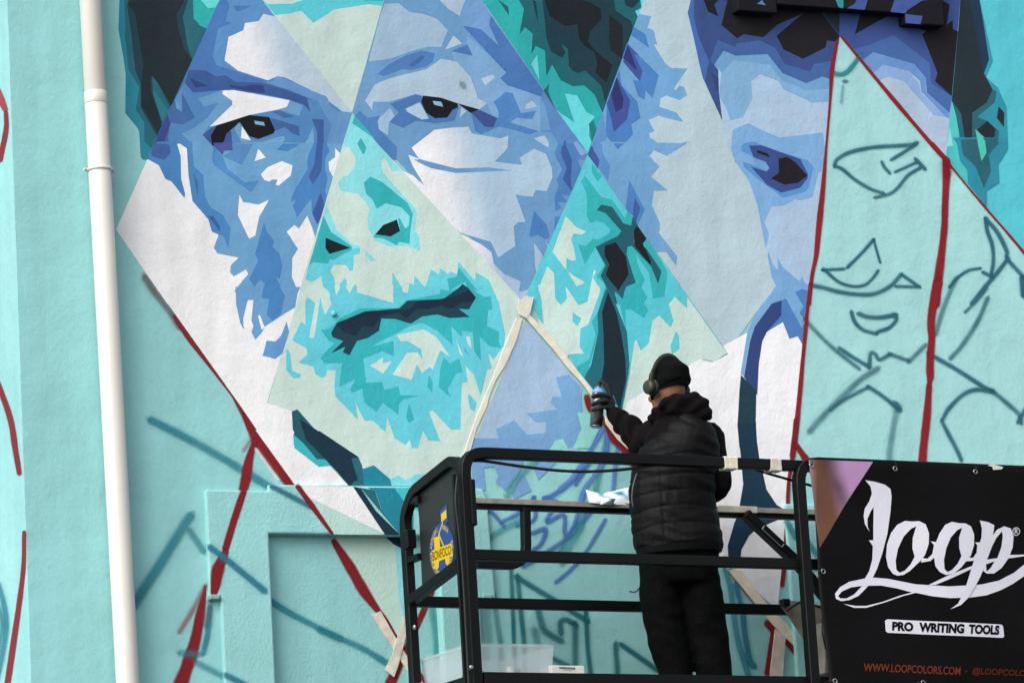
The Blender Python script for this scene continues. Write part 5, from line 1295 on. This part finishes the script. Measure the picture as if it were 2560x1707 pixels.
# trousers
bm = bmesh.new()
loft(bm, [(H(1699, 1345), .185, .12), (H(1697, 1390), .196, .125), (H(1697, 1425), .195, .125), (H(1699, 1462, .01), .188, .115)])
for side, pts in (('l', [(1650, 1440, 52, .00), (1650, 1502, 52, .01), (1661, 1560, 51, .015), (1670, 1603, 50, .02), (1688, 1680, 43, .03), (1697, 1740, 40, .03)]), ('r', [(1752, 1440, 50, .03), (1757, 1502, 52, .04), (1765, 1560, 52, .05), (1771, 1600, 50, .055), (1787, 1690, 45, .06), (1797, 1745, 40, .07)])):
    P = [(H(x, y, b), w/S_) for x, y, w, b in pts]; P[-1] = (down(P[-1][0], zf+.055), P[-1][1]); limb(bm, P, 16)
def trouser_folds(c, n):
    h = c.z-zf; k = math.exp(-((h-.47)/.16)**2) + .8*math.exp(-((h-.12)/.1)**2) + .35
    d = sin(c.z*62 + 5*nz(c, 6) + 34*(c-hipc).dot(HA)) * (.5+.5*nz(c, 9, 4.0))
    return .0042*k*d + .007*nz(c, 10, 2.0)
wear('trousers', fuse(bm, .010, 4, trouser_folds), M['trousers'])
# shoes
for an, nm in ((ank_l, 'shoe'), (ank_r, 'shoe')):
    bm = bmesh.new(); q = down(an, zf+.045); ball(bm, q-HF*.02, .07, .046, .052, HF, HL, HZ); ball(bm, q+HF*.09-HZ*.008, .10, .048, .040, HF, HL, HZ); ball(bm, q+HF*.03-HZ*.03, .15, .05, .016, HF, HL, HZ)
    wear(nm, fuse(bm, .008, 4), M['shoe'])
# hoodie: sleeves, shoulders and the hood lying on the back
bm = bmesh.new()
limb(bm, [(sh_l, .092), (sh_l*.5+el_l*.5, .088), (el_l, .079), (el_l*.5+wr_l*.5, .061), (wr_l, .042)], 16)
limb(bm, [(sh_r, .085), (sh_r*.5+el_r*.5, .072), (el_r, .062), (el_r*.5+wr_r*.5, .052), (wr_r, .038)], 16)
loft(bm, [(H(1700, 1380), .185, .118), (H(1696, 1250), .17, .11), (H(1695, 1150), .185, .115), (H(1702, 1085), .165, .11), (H(1698, 1050), .11, .09), (H(1692, 1030), .085, .08)])
for x, y, b, r, rz_ in ((1640, 1042, .0, .036, .034), (1652, 1024, -.04, .045, .040), (1675, 1010, -.08, .056, .045), (1702, 1000, -.10, .066, .048), (1728, 997, -.10, .062, .052), (1745, 1010, -.10, .054, .052), (1757, 1026, -.10, .043, .042), (1767, 1037, -.10, .030, .030), (1690, 1035, .0, .08, .05), (1655, 1050, .06, .05, .04), (1700, 1020, -.06, .09, .05), (1730, 1030, -.06, .075, .055)):
    ball(bm, H(x, y+3, b*.85), r*1.1, r*.88, rz_*.86, HA, HB, HZ)
ax_l = (el_l-sh_l).normalized(); ax_f = (wr_l-el_l).normalized()
def hood_folds(c, n):
    d1 = (c-sh_l).dot(ax_l); d2 = (c-el_l).dot(ax_f); off = 0.0
    near = math.exp(-((c-el_l).length/.16)**2)
    if (c-H(1650, 1085, .1)).length < .28: off += .010*near*sin(d1*120 + 14*(c-sh_l).dot(HB) + 3*nz(c, 6)) + .006*sin(d2*75 + 4*nz(c, 8))
    if (c-H(1720, 1010, -.1)).length < .16: off += .004*sin(c.z*90 - 60*(c-hc).dot(HA) + 3*nz(c, 9))
    return off + .005*nz(c, 16, 1.0)
wear('hoodie', fuse(bm, .0085, 3, hood_folds), M['hoodie'])
# quilted vest
rows = [(1387, 1592, 1806, .135), (1368, 1588, 1811, .148), (1345, 1583, 1808, .150), (1300, 1576, 1797, .142), (1250, 1572, 1786, .138), (1200, 1573, 1790, .140), (1150, 1582, 1800, .143), (1115, 1600, 1801, .142), (1085, 1640, 1792, .135), (1060, 1660, 1776, .115), (1042, 1672, 1758, .09)]
bm = bmesh.new(); loft(bm, [(H((l+r)/2, y, -.015), (r-l)/2/S_, d) for y, l, r, d in rows], 26)
zh = H(1697, 1368).z; PERIOD = .088
def quilt(c, n):
    a = (c-MP).dot(HA); b_ = (c-MP).dot(HB)
    tiltz = c.z - zh + .5*a*a - .05*a + .03*nz(c, 4)
    k = (tiltz/PERIOD) % 1.0
    if c.z > H(1697, 1120).z:                      # diagonal panels across the shoulders
        k = ((c.z*.85 + a*.5)/.13) % 1.0; sd_ = .13
    dd = min(k, 1-k)*PERIOD; puff = 1-math.exp(-(dd/.016)**2); off = (-.0048*math.exp(-(dd/.007)**2) + .0018*puff)*(.75+.5*nz(c, 5, 8.0))
    seam = abs(a + .065); 
    if seam < .012 and b_ < 0: off -= .003*(1-seam/.012)
    off += .0055*sin(c.z*85 + a*22 + 6*nz(c, 5))*puff*(.4+.6*nz(c, 7, 3.0)) + .006*nz(c, 9)
    if c.z < zh + .004: off = -.002 + .004*nz(c, 10)
    return off
wear('vest', fuse(bm, .006, 4, quilt), M['vest'])
bm = bmesh.new(); zp = [H(1592, 1183, -.10), H(1585, 1205, -.115), H(1581, 1225, -.12), H(1580, 1250, -.12), H(1583, 1268, -.12)]
sweep(bm, spline(zp, 5), .0035, seg=6); o = obj('zipper', bm, mat('grey_zip', '55555a', .4, metal=.3), body, True)
bm = bmesh.new(); sweep(bm, spline([H(1598, 1470, -.05), H(1590, 1478, -.06), H(1582, 1479, -.06), H(1573, 1477, -.06)], 6), .0035, seg=6); obj('drawstring', bm, M['rubber'], body, True)
# beanie
bm = bmesh.new(); tip = hc - HF*.02
r = bmesh.ops.create_icosphere(bm, subdivisions=5, radius=1.0)
for v in r['verts']:
    c = v.co.copy(); z = max(c.z, -.30); k = 1.0
    f, l = c.x, c.y
    if c.z < -.30: k = .93/ max(.2, sqrt(max(1e-4, 1-c.z*c.z)))*sqrt(1-.09) if c.z > -.95 else .2
    up = z*(.125 + .012*max(0, z))
    v.co = tip + HF*(f*.110*k*(1-.08*max(0, z))) + HL*(l*.092*k*(1-.1*max(0, z))) + HZ*(up + .012 - .045*f*(1 if z < 0.2 else max(0, 1-(z-.2)*2)))
me = bpy.data.meshes.new('beanie'); bm.to_mesh(me); bm.free()
bo = wear('beanie', me, M['beanie'])
for v in bo.data.vertices:
    h = (v.co-hc).dot(HZ); v.co += (v.co-hc).normalized()*(.0035*sin(h*85+2*nz(v.co, 9)) + .004*nz(v.co, 14))
# headphones
hp = thing('headphones', 'olive over-ear headphones worn on the painter black beanie', 'headphones', tuple(hc))
bm = bmesh.new(); pts = []
for k in range(25):
    a = -.15 + (pi+.3)*k/24; pts.append(hc + HL*(.108*cos(a)) + HZ*(.135*sin(a)+.012) - HF*(.006+.018*sin(a)))
sweep(bm, pts, .0055, .016, seg=10, up=HL); obj('headband', bm, M['olive'], hp, True)
for s in (1, -1):
    c = hc + HL*(s*.088) - HZ*.012 + HF*.008
    bm = bmesh.new(); lathe(bm, c, HL*s, [(.036, -.008), (.041, -.002), (.042, .008), (.038, .015), (.034, .018)], 28); obj('ear_cushion', bm, M['pad'], hp, True)
    bm = bmesh.new(); lathe(bm, c+HL*(s*.018), HL*s, [(.034, 0), (.037, .006), (.036, .018), (.031, .025), (.012, .027)], 28); obj('ear_cup', bm, M['olive'], hp, True)
    bm = bmesh.new(); sweep(bm, [c+HL*(s*.024)+HZ*.03-HF*.004, c+HL*(s*.022)+HZ*.06-HF*.012, hc+HL*(s*.103)+HZ*.075-HF*.018], .012, .006, seg=10, up=HF); obj('yoke', bm, M['olive'], hp, True)
# spray can in the raised hand
CB = .29; can0, can1 = H(1490.5, 1068, CB), H(1497, 972, CB); ax = (can1-can0).normalized(); ch = (can1-can0).length; CR = .0335
can = thing('spray_can', 'silver and black spray can with a blue collar held up in the painter hand', 'spray can', tuple(can0))
bm = bmesh.new(); lathe(bm, can0, ax, [(CR-.003, 0), (CR, .003), (CR, .006)], 32); obj('base_rim', bm, M['can'], can, True)
bm = bmesh.new(); lathe(bm, can0, ax, [(CR-.001, .006), (CR-.001, ch*.86), (CR-.004, ch*.9)], 32); cb = obj('can_body', bm, M['can'], can, True)
sx = ax.orthogonal().normalized(); side = (HA - ax*HA.dot(ax)).normalized(); dep = ax.cross(side)
def cpt(t, h, r=CR-.0003): return can0 + ax*(h*ch) + (side*cos(t)+dep*sin(t))*r
V = []; F_ = []; n = 28
for i in range(n+1):
    t = -pi*.98 + pi*.98*i/n*1.0; top = .08 + .34*(i/n); V += [cpt(-pi+ (pi*1.15)*i/n, .035), cpt(-pi+(pi*1.15)*i/n, max(.05, .02+.46*(i/n-.18)))]
for i in range(n): F_.append((2*i, 2*i+2, 2*i+3, 2*i+1))
flat_mesh('can_print', V, F_, lin('121214'), M['ink'], can)
bm = bmesh.new(); lathe(bm, can0+ax*(ch*.88), ax, [(CR-.002, 0), (CR+.0005, .002), (CR-.003, .010), (CR-.012, .022), (CR-.013, .026)], 32); obj('collar', bm, M['blue_plastic'], can, True)
bm = bmesh.new(); lathe(bm, can0+ax*(ch*.88+.026), ax, [(CR-.014, 0), (CR-.012, .002), (CR-.012, .006), (.012, .007)], 24); obj('valve_cup', bm, M['can'], can, True)
bm = bmesh.new(); lathe(bm, can0+ax*(ch*.88+.032), ax, [(.011, 0), (.011, .012), (.008, .016)], 16); obj('spray_nozzle', bm, M['black_plastic'], can, True)
# gloves: palm, four fingers round the can, index on the nozzle, thumb behind
bm = bmesh.new(); hw = H(1524, 1010, CB-.005)
ball(bm, hw, .030, .030, .042, HA, HB, HZ); ball(bm, H(1530, 1028, CB-.008), .031, .028, .032, HA, HB, HZ); limb(bm, [(H(1530, 1030, CB-.008), .031), (wr_l, .036)])
def finger(pts, r0, r1):
    n = len(pts); limb(bm, [(H(x, y, CB+b), r0+(r1-r0)*i/(n-1)) for i, (x, y, b) in enumerate(pts)], 10, 3)
finger([(1524, 996, -.022), (1514, 988, -.044), (1500, 985, -.050), (1488, 988, -.042), (1482, 992, -.028)], .0125, .0095)
finger([(1522, 1006, -.026), (1512, 1002, -.045), (1498, 1003, -.050), (1486, 1008, -.040), (1481, 1012, -.026)], .0125, .0095)
finger([(1522, 1018, -.024), (1512, 1018, -.043), (1498, 1020, -.048), (1486, 1023, -.038), (1481, 1026, -.026)], .0115, .0088)
finger([(1526, 990, -.010), (1522, 975, -.012), (1513, 960, -.008), (1504, 953, -.002), (1499, 957, .0)], .0135, .0110)
finger([(1520, 1008, .022), (1508, 1000, .044), (1494, 996, .046), (1486, 994, .038)], .0135, .0105)
wear('glove', fuse(bm, .0042, 3, lambda c, n: .0012*nz(c, 60)), M['glove'])
bm = bmesh.new(); hr = H(1728, 1266, .29); ball(bm, hr, .038, .05, .026, HA, HB, HZ); limb(bm, [(wr_r, .034), (hr, .034)])
for k in range(4): q = hr + HA*(-.028+.018*k); limb(bm, [(q+HB*.03, .011), (q+HB*.07-HZ*.006, .010), (q+HB*.09-HZ*.024, .009)], 8, 3)
limb(bm, [(hr-HA*.03, .013), (hr-HA*.05+HB*.03, .011), (hr-HA*.055+HB*.055-HZ*.01, .0095)], 8, 3)
wear('glove', fuse(bm, .005, 3), M['glove'])
